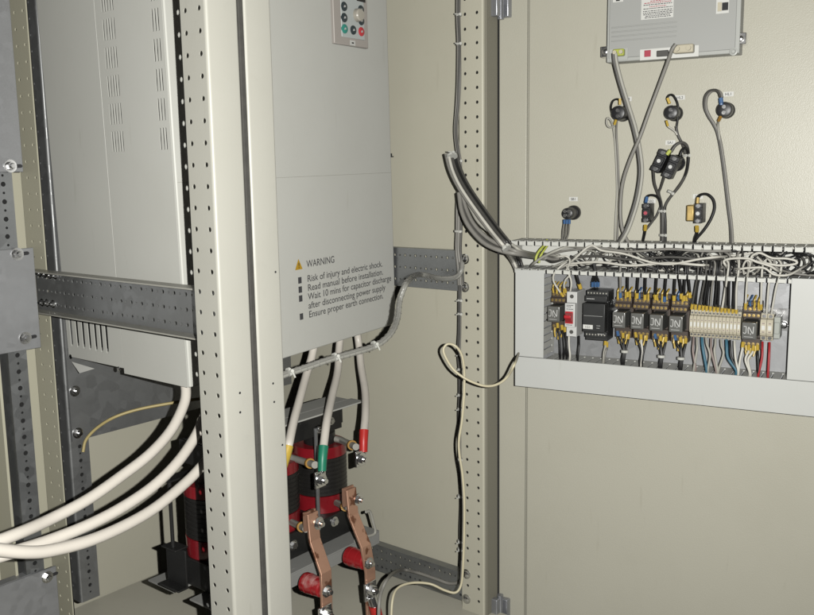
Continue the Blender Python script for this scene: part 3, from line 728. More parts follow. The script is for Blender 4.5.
for x, y, z in ((374, 345, 1.31), (335, 357, 1.26), (289, 372, 1.205)): zip_tie(at(x, y, z), at(x+5, y-2, z+.005)-at(x, y, z), .0064, con)

# ------------------------------------------------------------------ wires tied along the hinge post
def bundle(name, label, pts, wires, ties, rt, cat='cable harness'):
    t = thing(name, label, cat, V(pts[len(pts)//2]))
    for k, (dx, dz, r, m) in enumerate(wires):
        off = CR*dx*.001 - CF*dz*.001
        b = MB(); b.tube([V(p)+off+CR*random.uniform(-.0006, .0006) for p in pts], r*.001, 8, 6); b.build('wire', m, t, smooth=60)
    for q in ties:
        i = min(range(len(pts)-1), key=lambda i: (V(pts[i])-q).length); d = V(pts[i+1])-V(pts[i]); zip_tie(q, d, rt, t)
    return t
hx = .628
hp = [(458.5, -8), (458.5, 20), (459, 44), (459, 80), (457.5, 105), (456, 130), (458, 150), (459.5, 162), (460, 180)]
bundle('wire_harness', 'dark wires tied along the upper hinge post', [onX(x, y, hx) for x, y in hp], [(-1.8, 0, 2.4, 'wgrey'), (1.8, 0, 2.4, 'wgrey'), (0, 2, 2.2, 'wdark')], [onX(458.7, 15, hx), onX(459, 44, hx), onX(459.7, 161, hx)], .0056)
hp = [(459.5, 192), (459, 210), (458.5, 231), (458, 250), (460, 268), (460.5, 285)]
bundle('wire_harness', 'thick grey wires tied along the post above the light rail', [onX(x, y, hx-.002) for x, y in hp], [(-3, 0, 2.8, 'wgrey'), (2, 0, 2.8, 'wlight'), (0, 3, 2.8, 'wgrey'), (4.5, 1, 2.2, 'wdark')], [onX(458.5, 231, hx-.002)], .0078)
hp = [(460.5, 283), (460, 300), (459.5, 330), (459, 350), (460, 371), (460.5, 395), (459.5, 409), (459.5, 440), (460, 470), (461.5, 500), (461, 530), (461, 556), (461, 585)]
bundle('wire_harness', 'thin dark wires tied down the lower hinge post', [onX(x, y, hx) for x, y in hp], [(-2, 0, 1.9, 'wdark'), (1.2, 0, 1.9, 'wgrey'), (0, 2, 1.7, 'wdark')], [onX(460, y, hx) for y in (300, 313.5, 354.5, 369, 394.5, 408.5, 459, 496, 541, 549)], .0048)
# lower wires leaving towards the copper bars
cable('control_wire', 'dark grey wire looping from the low rail to the right busbar', 'wire', [onX(461, 560, .624), onX(460, 580, .622), onX(450, 583.5, .62), onX(436, 579, .615), onX(418, 573, .61), onX(402, 570, .60), at(390, 576, 1.5), at(382, 590, 1.46), at(379, 606, 1.44), at(379, 640, 1.44)], .0030, 'wgrey')
# big curved bundle from the post into the duct panel
big = [(447, 154, 1.50), (451, 170, 1.49), (459, 187, 1.475), (473, 208, 1.455), (490, 231, 1.43), (503, 247, 1.415)] + [(x, y, (onD(x, y, o)-CAM).dot(CF)) for x, y, o in ((510.5, 259, .056), (514.5, 267, .044), (517, 276, .034), (518, 290, .03))]
def off(pts, dx, dy, dd): return [at(x+dx(i/(len(pts)-1)), y+dy, d+dd) for i, (x, y, d) in enumerate(pts)]
t = thing('wire_harness', 'bundle of grey and cream cables curving from hinge post into duct panel', 'cable harness', at(480, 218, 1.45))
for dx0, dx1, dy, dd, r, m in ((-1, .5, 0, 0, .0032, 'wgrey'), (1.5, 1.5, 0, -.008, .0027, 'wwhite'), (4, 1, -1, -.003, .0028, 'wdark'), (7, 3, -1.5, .004, .0032, 'wblack'), (9.5, 5.5, -1, .010, .0028, 'wdark'), (4, 3, 0, .012, .003, 'wgrey')):
    b = MB(); b.tube(off(big, lambda f, a=dx0, c=dx1: a+(c-a)*f+math.sin(f*3.1)*2*(1 if a > 3 else 0), dy, dd), r, 10, 6); b.build('cable', m, t, smooth=60)
zip_tie(at(452, 156, 1.49), at(453, 163, 1.485)-at(452, 156, 1.49), .0095, t); zip_tie(at(506.5, 248, 1.40), at(511, 255, 1.395)-at(506, 248, 1.40), .0082, t)
t = thing('wire_harness', 'two braided grey cables sagging from hinge post to the slotted duct', 'cable harness', at(490, 245, 1.43))
for dx, dy, r, m in ((0, 0, .0038, 'wgrey'), (5, -4, .0034, 'wgrey'), (9, -9, .0026, 'wlight'), (2.5, -1.5, .0024, 'wdark')):
    b = MB(); b.tube([at(459+dx*.5, 193, 1.478), at(462+dx, 212+dy*.3, 1.468), at(470+dx, 228+dy*.6, 1.455), at(484+dx, 243+dy, 1.44), at(502+dx, 251+dy*.8, 1.422), at(522, 254.5+dy*.4, 1.425), onD(540, 258+dy*.4, .022), onD(560, 259+dy*.4, .016)], r, 10, 6); b.build('cable', m, t, smooth=60)
# cream loop
cable('signal_wire', 'thin cream wire with a loop running from duct panel down the post', 'wire', [onD(519, 352, .04), at(515.5, 362, 1.40), at(508, 376, 1.41), at(498, 384, 1.42), at(485, 386, 1.43), at(468, 380, 1.44), at(454, 370, 1.445), at(445.5, 357, 1.45), at(443.5, 349, 1.452), at(448, 344, 1.452), at(456, 346.5, 1.45), at(462, 356, 1.455), at(464.2, 372, 1.462), at(464, 395, 1.465), at(462, 420, 1.468), at(459, 440, 1.472), at(459.5, 455, 1.476), at(462.5, 475, 1.48), at(464.2, 500, 1.483), at(464.2, 530, 1.487), at(463.3, 560, 1.49), at(461.5, 583, 1.495), at(456, 592.5, 1.495), at(445, 590.5, 1.50), at(430, 584, 1.51), at(412, 583, 1.50), at(398, 588, 1.48), at(392.5, 600, 1.46), at(391, 625, 1.45)], .0021, 'wcream')

# ------------------------------------------------------------------ door
SD = .62; DZ0, DZ1 = ZF-.03, .34
door = thing('cabinet_door', 'open cream cabinet door carrying controller, pushbuttons and white duct panel', 'door', DH+V((0, 0, DZ0)))
sg = dl(527, 200).x
b = MB(DOOR); b.box(0, SD, -.022, -.006, DZ0, DZ1); b.box(.001, sg-.0012, -.0062, 0, DZ0+.001, DZ1-.001); b.build('door_rim', 'door', door, bevel=.0015)
b = MB(DOOR); b.box(sg+.0018, SD-.002, -.0062, .0012, DZ0+.002, DZ1-.002); b.build('inner_skin', 'door', door, bevel=.0025, seg=3)
p = dl(536, 556, 0.)
O_ = .0014

# controller, bottom edge through measured corners
cl, cr_ = dl(606, 61.5, .038), dl(739, 53.5, .038)
s0, s1, cz = cl.x, cr_.x, (cl.z+cr_.z)/2; CH = .038
ctl = thing('controller', 'grey panel controller with printed label and plugged cables on the door', 'controller', DH+DS*(s0+s1)/2+DN*O_+V((0, 0, cz)))
b = MB(DOOR); b.box(s0, s1, O_, CH-.003, cz, cz+.17); b.build('housing', 'ctrlrim', ctl, bevel=.0015)
b = MB(DOOR); b.box(s0+.004, s1-.006, CH-.003, CH, cz+.0055, cz+.166); b.build('back_cover', 'ctrl', ctl, bevel=.001)
def cpt(x, y): return dl(x, y, CH)
def cbox(name, m, x0, y0, x1, y1, o0, o1, par, bev=0.):
    a, c = cpt(x0, y0), cpt(x1, y1); b = MB(DOOR); b.box(min(a.x, c.x), max(a.x, c.x), o0, o1, min(a.z, c.z), max(a.z, c.z)); return b.build(name, m, par, bevel=bev)
lab = cbox('warning_label', 'label', 641, 20, 674, -6, CH, CH+.0004, ctl)
b1, b2 = MB(DOOR), MB(DOOR)
for k, (yy, w, red) in enumerate(((0.5, .5, 1), (2.2, .9, 1), (4.0, .95, 0), (6.0, .55, 1), (7.8, .95, 0), (10.2, .97, 0), (12.0, .97, 0), (13.6, .95, 0), (15.2, .8, 0), (16.8, .85, 0))):
    a, c = cpt(642.5, 19-0.35), cpt(673, 17.5); mid = (a.x+c.x)/2; hw = (c.x-a.x)/2*w
    z = cpt(657, yy).z; x = mid-hw
    while x < mid+hw:
        l_ = random.uniform(.0012, .004); (b1 if red else b2).box(x, min(x+l_, mid+hw), CH+.0004, CH+.0006, z-.0006, z+.0006); x += l_+.0009
b1.build('label_red_lines', 'redprint', lab); b2.build('label_black_lines', 'printgrey', lab)
l2 = cbox('small_label', 'label', 613, 2.5, 623.5, -8, CH, CH+.0004, ctl); cbox('label_mark', 'print', 616, 1.2, 620, -3, CH+.0004, CH+.0006, l2)
for k in range(4):                         # moulded ribs
    z = cpt(615, 27.5+k*4.5).z; b = MB(DOOR); b.box(s0+.008, s0+.11, CH, CH+.0012, z-.0009, z+.0009); b.build('rib', 'ctrl', ctl, bevel=.0005)
bay = cbox('connector_bay', 'label', 640, 60.5, 699, 45, CH-.0005, CH+.0008, ctl)
cbox('power_bay', 'ctrlrim', 609.5, 61, 628, 48, CH-.0005, CH+.0008, ctl)
cbox('usb_port', 'redprint', 644.5, 57, 651, 50, CH+.0008, CH+.0025, bay, .0004)
cbox('serial_port', 'wdark', 657, 57, 669, 50, CH+.0008, CH+.005, bay, .001)
cbox('network_port', 'label', 716, 14, 729.5, -4, CH-.0002, CH+.0008, ctl)
cbox('port_hole', 'black', 722, 10.5, 728.5, 2, CH+.0008, CH+.0012, ctl)
cbox('port_frame', 'terminal', 717.5, 11.5, 722, 2, CH+.0008, CH+.0014, ctl)
for x, y in ((733.5, 51.5),):
    p = cpt(x, y); b = MB(DOOR); b.lathe((p.x, CH, p.z), (0, 1, 0), [(0, .006), (.0015, .006), (.002, .004), (.0005, .002), (.0005, 0)], 16); b.build('corner_screw', 'ctrlrim', ctl)
for x, y, lbl in ((740, 39, 'right'), (606, 52, 'left')):
    p = dl(x, y, .02); b = MB(DOOR); b.box(p.x-.006, p.x+.010, .010, .030, p.z-.009, p.z+.008); b.lathe((p.x+.002, .030, p.z-.001), (0, 1, 0), [(0, .005), (.003, .005), (.004, .003), (.004, 0)], 12); b.build('fixing_clamp', 'bright', ctl, bevel=.001)
def plug(name, label, m, x, y, w, h, dpt, screws=True):
    p = cpt(x, y); t = thing(name, label, 'connector', DH+DS*p.x+DN*CH+V((0, 0, p.z)))
    b = MB(DOOR); b.box(p.x-w/2, p.x+w/2, CH+.001, CH+dpt, p.z-h/2, p.z+h/2); b.build('connector_body', m, t, bevel=.002)
    if screws:
        for k in (-1, 1): b = MB(DOOR); b.cyl((p.x+k*w*.28, CH+dpt, p.z), (p.x+k*w*.28, CH+dpt+.004, p.z), h*.28, n=14); b.build('thumbscrew', 'terminal', t)
plug('cable_connector', 'beige plug at right end of the controller connector strip', 'terminal', 685, 49.5, .030, .013, .016)
plug('cable_connector', 'yellow green power plug in the controller left corner', 'wgreen', 620, 53, .018, .011, .012)

def door_cable(name, label, cat, pts, r, m, group=None, n=10, sub=8):
    return cable(name, label, cat, [onD(x, y, o) for x, y, o in pts], r, m, group, n, sub)
V1 = [(613, 53, .050), (614, 62, .048), (619, 82, .042), (626, 105, .038), (633, 128, .036), (637.5, 150, .034), (639.5, 172, .034), (636.5, 195, .036), (631, 215, .04), (624, 233, .045), (614, 247, .045), (600, 254, .04)]
t = thing('device_cable', 'dark and pale cable pair from controller left corner down into the slotted duct', 'cable', onD(613, 53, .05))
for dx, r, m in ((0, .0028, 'wdark'), (2.7, .0029, 'wlight')):
    b = MB(); b.tube([onD(x+dx, y, o) for x, y, o in V1], r, 10, 8); b.build('cable_sheath', m, t, smooth=60)
door_cable('device_cable', 'single grey cable crossing in front from beige controller plug', 'cable', [(676, 44, .058), (672, 50, .058), (667, 64, .052), (658, 88, .046), (649, 112, .044), (640, 137, .046), (630, 160, .044), (623, 182, .04), (620.5, 205, .038), (621.5, 225, .04), (627, 240, .045), (636, 248, .05)], .0029, 'wgrey')

# pilot lamps and push button
def tag_label(txt, x, y, lbl):
    p = dl(x, y, O_); t = thing('name_tag', lbl, 'label', DH+DS*p.x+DN*O_+V((0, 0, p.z)), 'small white tags on the door')
    b = MB(DOOR); b.box(p.x-.0078, p.x+.0078, O_-.0002, O_+.0005, p.z-.0036, p.z+.0036); o = b.build('tag_plate', 'label', t)
    b = MB(DOOR); b.text(txt, .0060, (p.x, O_+.0008, p.z-.0021), (1, 0, 0), (0, 0, 1), 'CENTER', bold=.01); b.build('tag_text', 'print', t, smooth=0, recalc=False)
def lamp(name, label, cat, bx, by, rb, rf, ln, screws, grp=None, ferr=None):
    p = dl(bx, by, O_); t = thing(name, label, cat, DH+DS*p.x+DN*O_+V((0, 0, p.z)), grp)
    b = MB(DOOR); b.lathe((p.x, O_, p.z), (0, 1, 0), [(0, rb), (.006, rb), (.0085, rb*.92), (.010, rb*.80), (.010, rb*.6)], 32); b.build('lock_ring', 'black', t)
    b = MB(DOOR); b.lathe((p.x, O_+.009, p.z), (0, 1, 0), [(0, rf*.96), (ln*.6, rf), (ln*.85, rf), (ln*.97, rf*.9), (ln, rf*.7), (ln, 0)], 28); b.build('lamp_body', 'black', t)
    for dx, dz in screws:
        b = MB(DOOR); b.cyl((p.x+dx, O_+.009+ln-.001, p.z+dz), (p.x+dx, O_+.0098+ln+.001, p.z+dz), .0029, n=14); b.build('terminal_screw', 'bright', t)
    return p
HO = .042
L1 = lamp('pilot_lamp', 'leftmost round black pilot lamp left of the crossing cables', 'pilot lamp', 623.4, 114, .0125, .0118, .028, [(0, .004), (0, -.005)], 'round pilot lamps on the door')
L2 = lamp('pilot_lamp', 'middle round black pilot lamp above the black switch blocks', 'pilot lamp', 675.3, 113.5, .0125, .0112, .028, [(0, .004), (0, -.005)], 'round pilot lamps on the door')
L3 = lamp('pilot_lamp', 'rightmost round black pilot lamp with tall cable loop', 'pilot lamp', 727, 110.5, .0125, .0118, .024, [(0, .004), (0, -.005)], 'round pilot lamps on the door')
L4 = lamp('push_button', 'round black push button low at the left above the duct', 'push button', 574, 212.5, .0125, .0098, .030, [(-.0037, .004), (.0037, .004), (-.0037, -.0035), (.0037, -.0035)])
for tx, x, y, l in (('HL3', 627, 99, 'white tag above the leftmost round pilot lamp'), ('HL2', 680, 97.5, 'white tag above the middle round pilot lamp'), ('HL1', 728.5, 94, 'white tag above the rightmost round pilot lamp'), ('SB1', 573.5, 199, 'white tag above the round push button'), ('SA1', 670.5, 142.5, 'white tag above the black switch blocks'), ('SB3', 698, 196.5, 'white tag above the brass sided switch block'), ('SB2', 651, 201, 'white tag above the switch block behind the cable')):
    tag_label(tx, x, y, l)
def ferrule(parent, pts, m, r=.0022):
    b = MB(); b.tube([onD(x, y, o) for x, y, o in pts], r, 8, 2); b.build('ferrule', m, parent)
def dwire(label, pts, r, m, f0=None, group=None, name='wire', fl=5):
    P = [onD(x, y, o) for x, y, o in pts]
    if not f0: 
        b = MB(); b.tube(P, r, 8, 6); return tag(b.build(name, m, smooth=60), label, 'wire', group)
    t = thing(name, label, 'wire', P[0], group)
    b = MB(); b.tube(P, r, 8, 6); b.build('insulation', m, t, smooth=60)
    d = (P[1]-P[0]).normalized(); b = MB(); b.tube([P[0]-d*.001, P[0]+d*.0085], r*1.35, 8, 1); b.build('ferrule', f0, t)
    return t
# lamp wires
dwire('black wire looping over the leftmost pilot lamp', [(620, 104, .036), (620, 100.5, .036), (617, 99, .034), (613, 101, .032), (611, 107, .028), (612, 114, .02)], .0016, 'wblack', 'yellow')
dwire('pale wire hanging from leftmost pilot lamp with a small ring loop', [(616, 120, .036), (614, 126, .03), (609, 127, .028), (606.5, 123, .028), (607.5, 118, .028), (611, 121, .024), (613.5, 130, .016), (615.5, 150, .010), (617, 190, .010), (615.5, 220, .012), (615, 241, .018)], .0016, 'wlight', 'yellow')
dwire('grey wire running straight down from leftmost pilot lamp', [(617, 120, .03), (616.5, 132, .016), (618, 160, .010), (619.5, 200, .010), (618, 225, .012), (617.5, 242, .018)], .0016, 'wgrey')
dwire('black wire arching over the middle pilot lamp', [(669.5, 103, .036), (667.5, 98, .036), (670, 94.8, .034), (674, 96, .03), (678, 105, .024), (678, 117, .022), (676.5, 128, .02)], .0017, 'wblack', 'yellow')
dwire('cream wire bending from the middle pilot lamp towards a tie', [(666.5, 121, .036), (668, 126, .032), (672, 129, .026), (675.5, 132, .02), (677, 135, .02)], .0014, 'wwhite', 'yellow')
dwire('dark wire from the middle pilot lamp down to the switch bundle', [(676, 126, .02), (678, 135, .018), (682, 143, .018), (684.5, 150, .022), (685.5, 156, .024)], .0022, 'wdark')
t = thing('wire_harness', 'looped grey cable from rightmost pilot lamp down to the slotted duct', 'cable harness', onD(719, 125, .02))
for k, (dx, m) in enumerate(((0, 'wdark'), (1.8, 'wgrey'))):
    b = MB(); b.tube([onD(x+dx, y+k*.6, o) for x, y, o in ((720.5, 97, .034), (719, 92.5, .032), (715.5, 90, .030), (709.5, 91, .026), (705, 97, .022), (704.5, 107, .018), (708, 116, .015), (713, 124, .012), (717, 133, .010), (720.5, 150, .010), (724, 175, .010), (727.5, 205, .010), (730, 225, .012), (731, 243, .018))], .0021, 8, 6); b.build('cable', m, t, smooth=60)
b = MB(); b.tube([onD(719.5, 119, .03), onD(718, 125, .015), onD(720, 140, .010), onD(724, 165, .009)], .0018, 8, 6); b.build('cable', 'wlight', t, smooth=60)
b = MB(); b.tube([onD(720.8, 98, .035), onD(721.3, 103, .036)], .0034, 8, 1); b.tube([onD(721.3, 103, .036), onD(721.3, 105, .036)], .0028, 8, 1); b.build('ferrule', 'blue', t)
b = MB(); b.tube([onD(720.5, 117, .036), onD(718.8, 120.5, .03)], .0026, 8, 1); b.build('ferrule', 'orange', t)
t = thing('wire_harness', 'three short grey wires under the round push button', 'cable harness', onD(566, 235, .03))
for dx in (-2.6, 0, 2.6):
    b = MB(); b.tube([onD(567+dx, 222, .042), onD(566+dx*1.1, 229, .036), onD(565+dx, 236, .026), onD(563.5+dx*.4, 243, .018)], .0016, 8, 5); b.build('wire', 'wgrey', t, smooth=60)
    b = MB(); b.tube([onD(567+dx, 219.5, .044), onD(567+dx, 223.5, .042)], .0021, 8, 1); b.build('ferrule', 'blue', t)

def block(label, x, y, w, h, o0, o1, rot=0, screws=2, name='switch_block', cat='switch block', extra=None, parent=None):
    p = dl(x, y, o1); c, s_ = math.cos(rot), math.sin(rot)
    ex = DS*c+V((0, 0, 1))*s_; ez = V((0, 0, 1))*c-DS*s_
    fr = (DH+DS*p.x+V((0, 0, p.z)), ex, DN, ez)
    if parent:
        t = bpy.data.objects.new('switch_block', None); COL.objects.link(t); t.parent = parent; t.empty_display_size = .01; t['label'] = label
    else: t = thing(name, label, cat, DH+DS*p.x+DN*O_+V((0, 0, p.z)))
    b = MB(fr); b.box(-w/2, w/2, o0, o1-.006, -h/2, h/2); b.box(-w*.42, w*.42, o1-.006, o1, -h*.20, h*.20); b.box(-w/2, w/2, o1-.006, o1-.002, h*.26, h*.5); b.box(-w/2, w/2, o1-.006, o1-.002, -h*.5, -h*.26); b.build('block_housing', 'black', t, bevel=.001)
    for k in range(screws):
        z = h*.38*(1 if k == 0 else -1); b = MB(fr); b.cyl((0, o1-.002, z), (0, o1+.0006, z), .0032, n=14); b.build('terminal_screw', 'bright', t)
    b = MB(fr); b.cyl((0, o1, 0), (0, o1+.001, 0), .003, n=14); b.build('marker', 'redprint' if extra else 'mark', t)
    return fr, t
b = MB(DOOR); p = dl(677, 163, O_)
sw = thing('selector_switch', 'black selector switch with a tilted pair of contact blocks', 'switch', DH+DS*p.x+DN*O_+V((0, 0, p.z)))
b.lathe((p.x, O_, p.z), (0, 1, 0), [(0, .0135), (.008, .0135), (.010, .011), (.022, .010), (.022, 0)], 28); b.build('lock_ring', 'black', sw)
block('left black block of the tilted switch pair', 658.8, 160.8, .0155, .036, .022, .050, math.radians(-24), parent=sw)
block('right black block of the tilted switch pair', 670.3, 166.8, .0155, .036, .022, .050, math.radians(-24), parent=sw)
block('black switch block half hidden behind the crossing cable', 645.5, 213, .0115, .030, .006, .044, 0, 2, extra=True)
fr, t3 = block('black switch block with brass clip on its left', 697.8, 213.5, .0125, .031, .006, .044)
b = MB(fr); b.box(-.0195, -.0072, .010, .034, -.013, .013); 
b.build('side_clip', 'brass', t3, bevel=.002)
# switch wiring
t = thing('wire_harness', 'black wire bundle from tilted switch pair down to the slotted duct', 'cable harness', onD(661, 215, .02))
for pts, m, r in (([(671, 152, .046), (676, 145, .044), (682, 142.5, .040), (687, 146, .034), (688.5, 156, .028), (686.5, 172, .022), (680, 185, .018), (672, 195, .015), (666, 204, .013), (663.5, 215, .012), (663.5, 241, .018)], 'wdark', .0024),
                  ([(680, 156, .046), (682.5, 150, .044), (686, 148, .038), (688.5, 153, .03), (688, 165, .026), (684, 178, .02), (676, 190, .016), (669, 199, .014), (665, 208, .012), (665.5, 222, .012), (665.5, 241, .018)], 'wblack', .0022),
                  ([(653.5, 170.5, .046), (654.5, 183, .034), (658, 194, .022), (661, 205, .014), (661.5, 220, .012), (661.5, 241, .018)], 'wdark', .0022),
                  ([(664.5, 176.5, .046), (661, 187, .03), (659, 193, .022), (661.5, 204, .014), (662.5, 220, .014), (662.5, 241, .02)], 'wdark', .0020)):
    b = MB(); b.tube([onD(*p) for p in pts], r, 8, 6); b.build('wire', m, t, smooth=60)
for x, y in ((686.3, 155.5), (671, 192), (661.8, 211), (663, 235)):
    zip_tie(onD(x, y, .020 if y > 160 else .028), DS*(.5 if y < 200 else 0)*(-1 if y > 160 else 0)+V((0, 0, -1)), .0062, t)
b = MB(); b.tube([onD(667, 154.5, .047), onD(670.5, 150, .047)], .0030, 8, 1); b.build('ferrule', 'wgreen', t)
dwire('black wire looping right of the brass sided switch block', [(697.5, 203, .044), (698, 197.5, .042), (702, 194.3, .036), (708, 194.5, .030), (713.5, 200, .026), (714.5, 209, .024), (710.5, 220, .024), (704, 230, .024), (697, 238, .022), (694, 243, .02)], .0022, 'wblack', 'brass')
dwire('short black wire under the brass sided switch block', [(697, 227, .044), (697, 233, .036), (695, 238, .028), (694, 243, .02)], .0024, 'wblack', 'yellow')
dwire('black wire bent over the half hidden switch block', [(646, 202, .044), (647, 197, .04), (651, 195, .034), (657, 196.5, .024), (660, 202, .018), (661, 212, .013)], .0020, 'wblack', 'blue')
dwire('black wire slanting from half hidden switch block to the bundle', [(645.5, 226, .044), (645, 232, .036), (643, 241, .024)], .0022, 'wblack', 'yellow')
dwire('dark wire running diagonally under the half hidden switch block', [(645, 231, .034), (652, 222, .026), (657, 215, .02), (661, 205, .014)], .0019, 'wdark')

# ------------------------------------------------------------------ duct panel
OP = .065
zTop, zIn = dl(525, 238, .004).z, -.353
LS0, LS1 = dl(515, 330, OP).x, dl(543.5, 330, OP).x
zLid = dl(515, 269.5, OP).z; zB0 = dl(650, 400.0, OP).z; zB1 = dl(650, 368, OP).z
RS = dl(789, 330, OP).x
SE = .60
panel = thing('wiring_panel', 'grey metal backplate with DIN rail between the white ducts', 'panel', DH+DS*.3+V((0, 0, zB0)))
b = MB(DOOR); b.box(LS0+.004, SE, O_+.0002, .0035, zB0+.004, zTop-.002); b.build('backplate', 'plate', panel)
zr = dl(785, 320, .016).z
b = MB(DOOR)
def railbox(z, h): b.box(LS1+.004, RS+.01, .0036, .010, z-h*.30, z+h*.30); b.box(LS1+.004, RS+.01, .010, .0112, z-h/2, z-h*.26); b.box(LS1+.004, RS+.01, .010, .0112, z+h*.26, z+h/2)
railbox(zr, .035); b.build('din_rail', 'bright', panel)
p = dl(783.5, 325, .012); b = MB(DOOR); b.lathe((p.x, .010, p.z), (0, 1, 0), [(0, .006), (.002, .006), (.0035, .004), (.004, 0)], 16); b.build('rail_screw', 'bright', panel)

def comb(b, a0, a1, c, axis, th=.0016, pitch=.0145, slot=.0032, o0=.0036, o1=.063, ob=.014, lip=0.):
    n = max(1, int((a1-a0)/pitch)); 
    def bx(u0, u1, oa, oc):
        if axis == 's': b.box(u0, u1, oa, oc, c, c+th)
        else: b.box(c, c+th, oa, oc, u0, u1)
    bx(a0, a1, o0, ob)
    for k in range(n):
        u0 = a0+k*pitch+slot/2; u1 = min(a0+(k+1)*pitch-slot/2, a1)
        bx(u0, u1, ob, o1-.004)
        # tapered tip with a small returned lip
        if axis == 's':
            b.hexa([(u0, o1-.004, c), (u1, o1-.004, c), (u1-.0012, o1, c), (u0+.0012, o1, c)], (0, 0, th)); 
        if axis == 's' and lip: b.box(u0, u1, o1-.0014, o1, c+min(0, lip), c+th+max(0, lip))
        if axis != 's': b.hexa([(c, o1-.004, u0), (c, o1-.004, u1), (c, o1, u1-.0012), (c, o1, u0+.0012)], (th, 0, 0))
dt = thing('cable_duct', 'open topped slotted white duct stuffed with wires along the panel top', 'cable duct', DH+DS*.3+V((0, 0, zIn)), 'slotted cable ducts')
b = MB(DOOR); dS0 = dl(525, 238, .004).x-.006
comb(b, dS0, SE, zTop-.0016, 's', o1=.060, lip=-.0065); b.build('upper_comb', 'duct', dt)
b = MB(DOOR); comb(b, dS0+.008, SE, zIn-.001, 's', o1=OP-.001, lip=-.0055); b.build('lower_comb', 'duct', dt)
b = MB(DOOR); b.box(dS0, SE, .0036, .0055, zIn+.0008, zTop-.0018); b.build('duct_base', 'duct', dt)
b = MB(DOOR); comb(b, zIn+.003, zTop-.002, dS0, 'z', o1=.050, pitch=.012); b.build('end_comb', 'duct', dt)
dt2 = thing('cable_duct', 'closed white duct standing at the left of the relay row', 'cable duct', DH+DS*LS0+V((0, 0, zB1)), 'slotted cable ducts')
b = MB(DOOR); comb(b, zB1+.002, zLid-.004, LS1-.0030, 'z', o1=OP-.0035, pitch=.0125); comb(b, zB1+.002, zLid-.004, LS0+.002, 'z', o1=OP-.0035, pitch=.0125); b.build('duct_walls', 'duct', dt2)
b = MB(DOOR); b.box(LS0, LS1, OP-.003, OP, zB1+.0006, zLid); b.build('duct_lid', 'lid', dt2, bevel=.0008)
dt3 = thing('cable_duct', 'closed white duct running along the whole panel bottom', 'cable duct', DH+DS*.3+V((0, 0, zB0)), 'slotted cable ducts')
b = MB(DOOR); comb(b, LS1+.0005, SE, zB1-.0034, 's', o1=OP-.0035); comb(b, LS0+.002, SE, zB0+.002, 's', o1=OP-.0035); b.box(LS0+.002, LS0+.0036, .0036, OP-.0035, zB0+.0045, zB1-.004); b.build('duct_walls', 'duct', dt3)
b = MB(DOOR); b.box(LS0, SE, OP-.003, OP, zB0, zB1); b.build('duct_lid', 'lid', dt3, bevel=.0008)
dt4 = thing('cable_duct', 'closed white duct cut by the right picture edge', 'cable duct', DH+DS*RS+V((0, 0, zB1)), 'slotted cable ducts')
b = MB(DOOR); comb(b, zB1+.002, zIn-.006, RS+.002, 'z', o1=OP-.0035, pitch=.0125); b.build('duct_walls', 'duct', dt4)
b = MB(DOOR); b.box(RS, SE, OP-.003, OP, zB1+.0006, dl(800, 278.5, OP).z); b.build('duct_lid', 'lid', dt4, bevel=.0008)

# ------------------------------------------------------------------ relays
OR = .073
RW, RH = .0210, .0262
def relay_at(x, y):
    p = dl(x, y, OR); return p
first = relay_at(618.7, 320.2)
def make_relay(p, label):
    t = thing('relay', label, 'relay', DH+DS*p.x+DN*.0115+V((0, 0, p.z)), 'plug-in relays on the rail')
    s, z = p.x, p.z
    b = MB(DOOR); b.box(s-.0135, s+.0135, .0115, .030, z-.036, z+.040); b.box(s-.0135, s+.0135, .030, .042, z+.017, z+.034); b.box(s-.0135, s+.0135, .030, .040, z-.034, z-.0165); b.box(s-.0130, s+.0130, .042, .049, z+.0165, z+.025)
    o = b.build('socket', 'socket', t, bevel=.0008)
    b = MB(DOOR)
    for k in range(4):
        u = s-.0098+k*.0065
        for oo, dz in ((.042, .0295), (.049, .0208), (.040, -.0255)):
            b = MB(DOOR); b.lathe((u, oo, z+dz), (0, 1, 0), [(0, .0024), (.0008, .0024), (.0009, 0)], 10); b.build('terminal_screw', 'brass', o)
    b = MB(DOOR); b.box(s-RW/2, s+RW/2, .030, OR, z-RH/2, z+RH/2); body = b.build('relay_cover', 'relaybody', t, bevel=.0012, seg=3)
    b = MB(DOOR); o1 = OR+.0004
    def stroke(pts, w=.0010):
        for (x0, z0), (x1, z1) in zip(pts, pts[1:]):
            d = V((x1-x0, 0, z1-z0)).normalized(); n_ = V((-d.z, 0, d.x))*w/2
            a = V((s+x0, o1, z+z0)); c = V((s+x1, o1, z+z1)); b.hexa([a+n_, a-n_, c-n_, c+n_], (0, .0002, 0))
    k = .00118
    stroke([(-7*k, -2*k), (-5.6*k, -3.4*k), (-3.6*k, -2.4*k), (-3.4*k, 6*k), (-6.6*k, 6*k)]); stroke([(-.6*k, -3.4*k), (-1.2*k, 3*k), (-.4*k, 5.6*k), (4.2*k, -2.6*k), (5*k, -3*k), (5.4*k, 6.4*k)], .0012); stroke([(1.6*k, -2.6*k), (2.2*k, -4.6*k)])
    b.box(s-.007, s+.006, o1, o1+.0002, z-.0092, z-.0086)
    b.build('maker_mark', 'mark', body, smooth=0)
    b = MB(DOOR); b.box(s-.0098, s+.0098, OR, OR+.0003, z-.0115, z-.0112); b.build('cover_line', 'print', body)
    return t
names = [(618.7, 320.2, 'first relay right of the charcoal module'), (637, 321.4, 'second relay right of the charcoal module'), (656, 322.9, 'third relay right of the charcoal module'), (675.7, 324.4, 'relay directly left of the cream terminal row'), (553.5, 314.2, 'leftmost relay, beside the white breaker'), (749, 331.2, 'rightmost relay, between cream terminals and beige terminals')]
r0 = make_relay(first, names[0][2])
RP = [first]
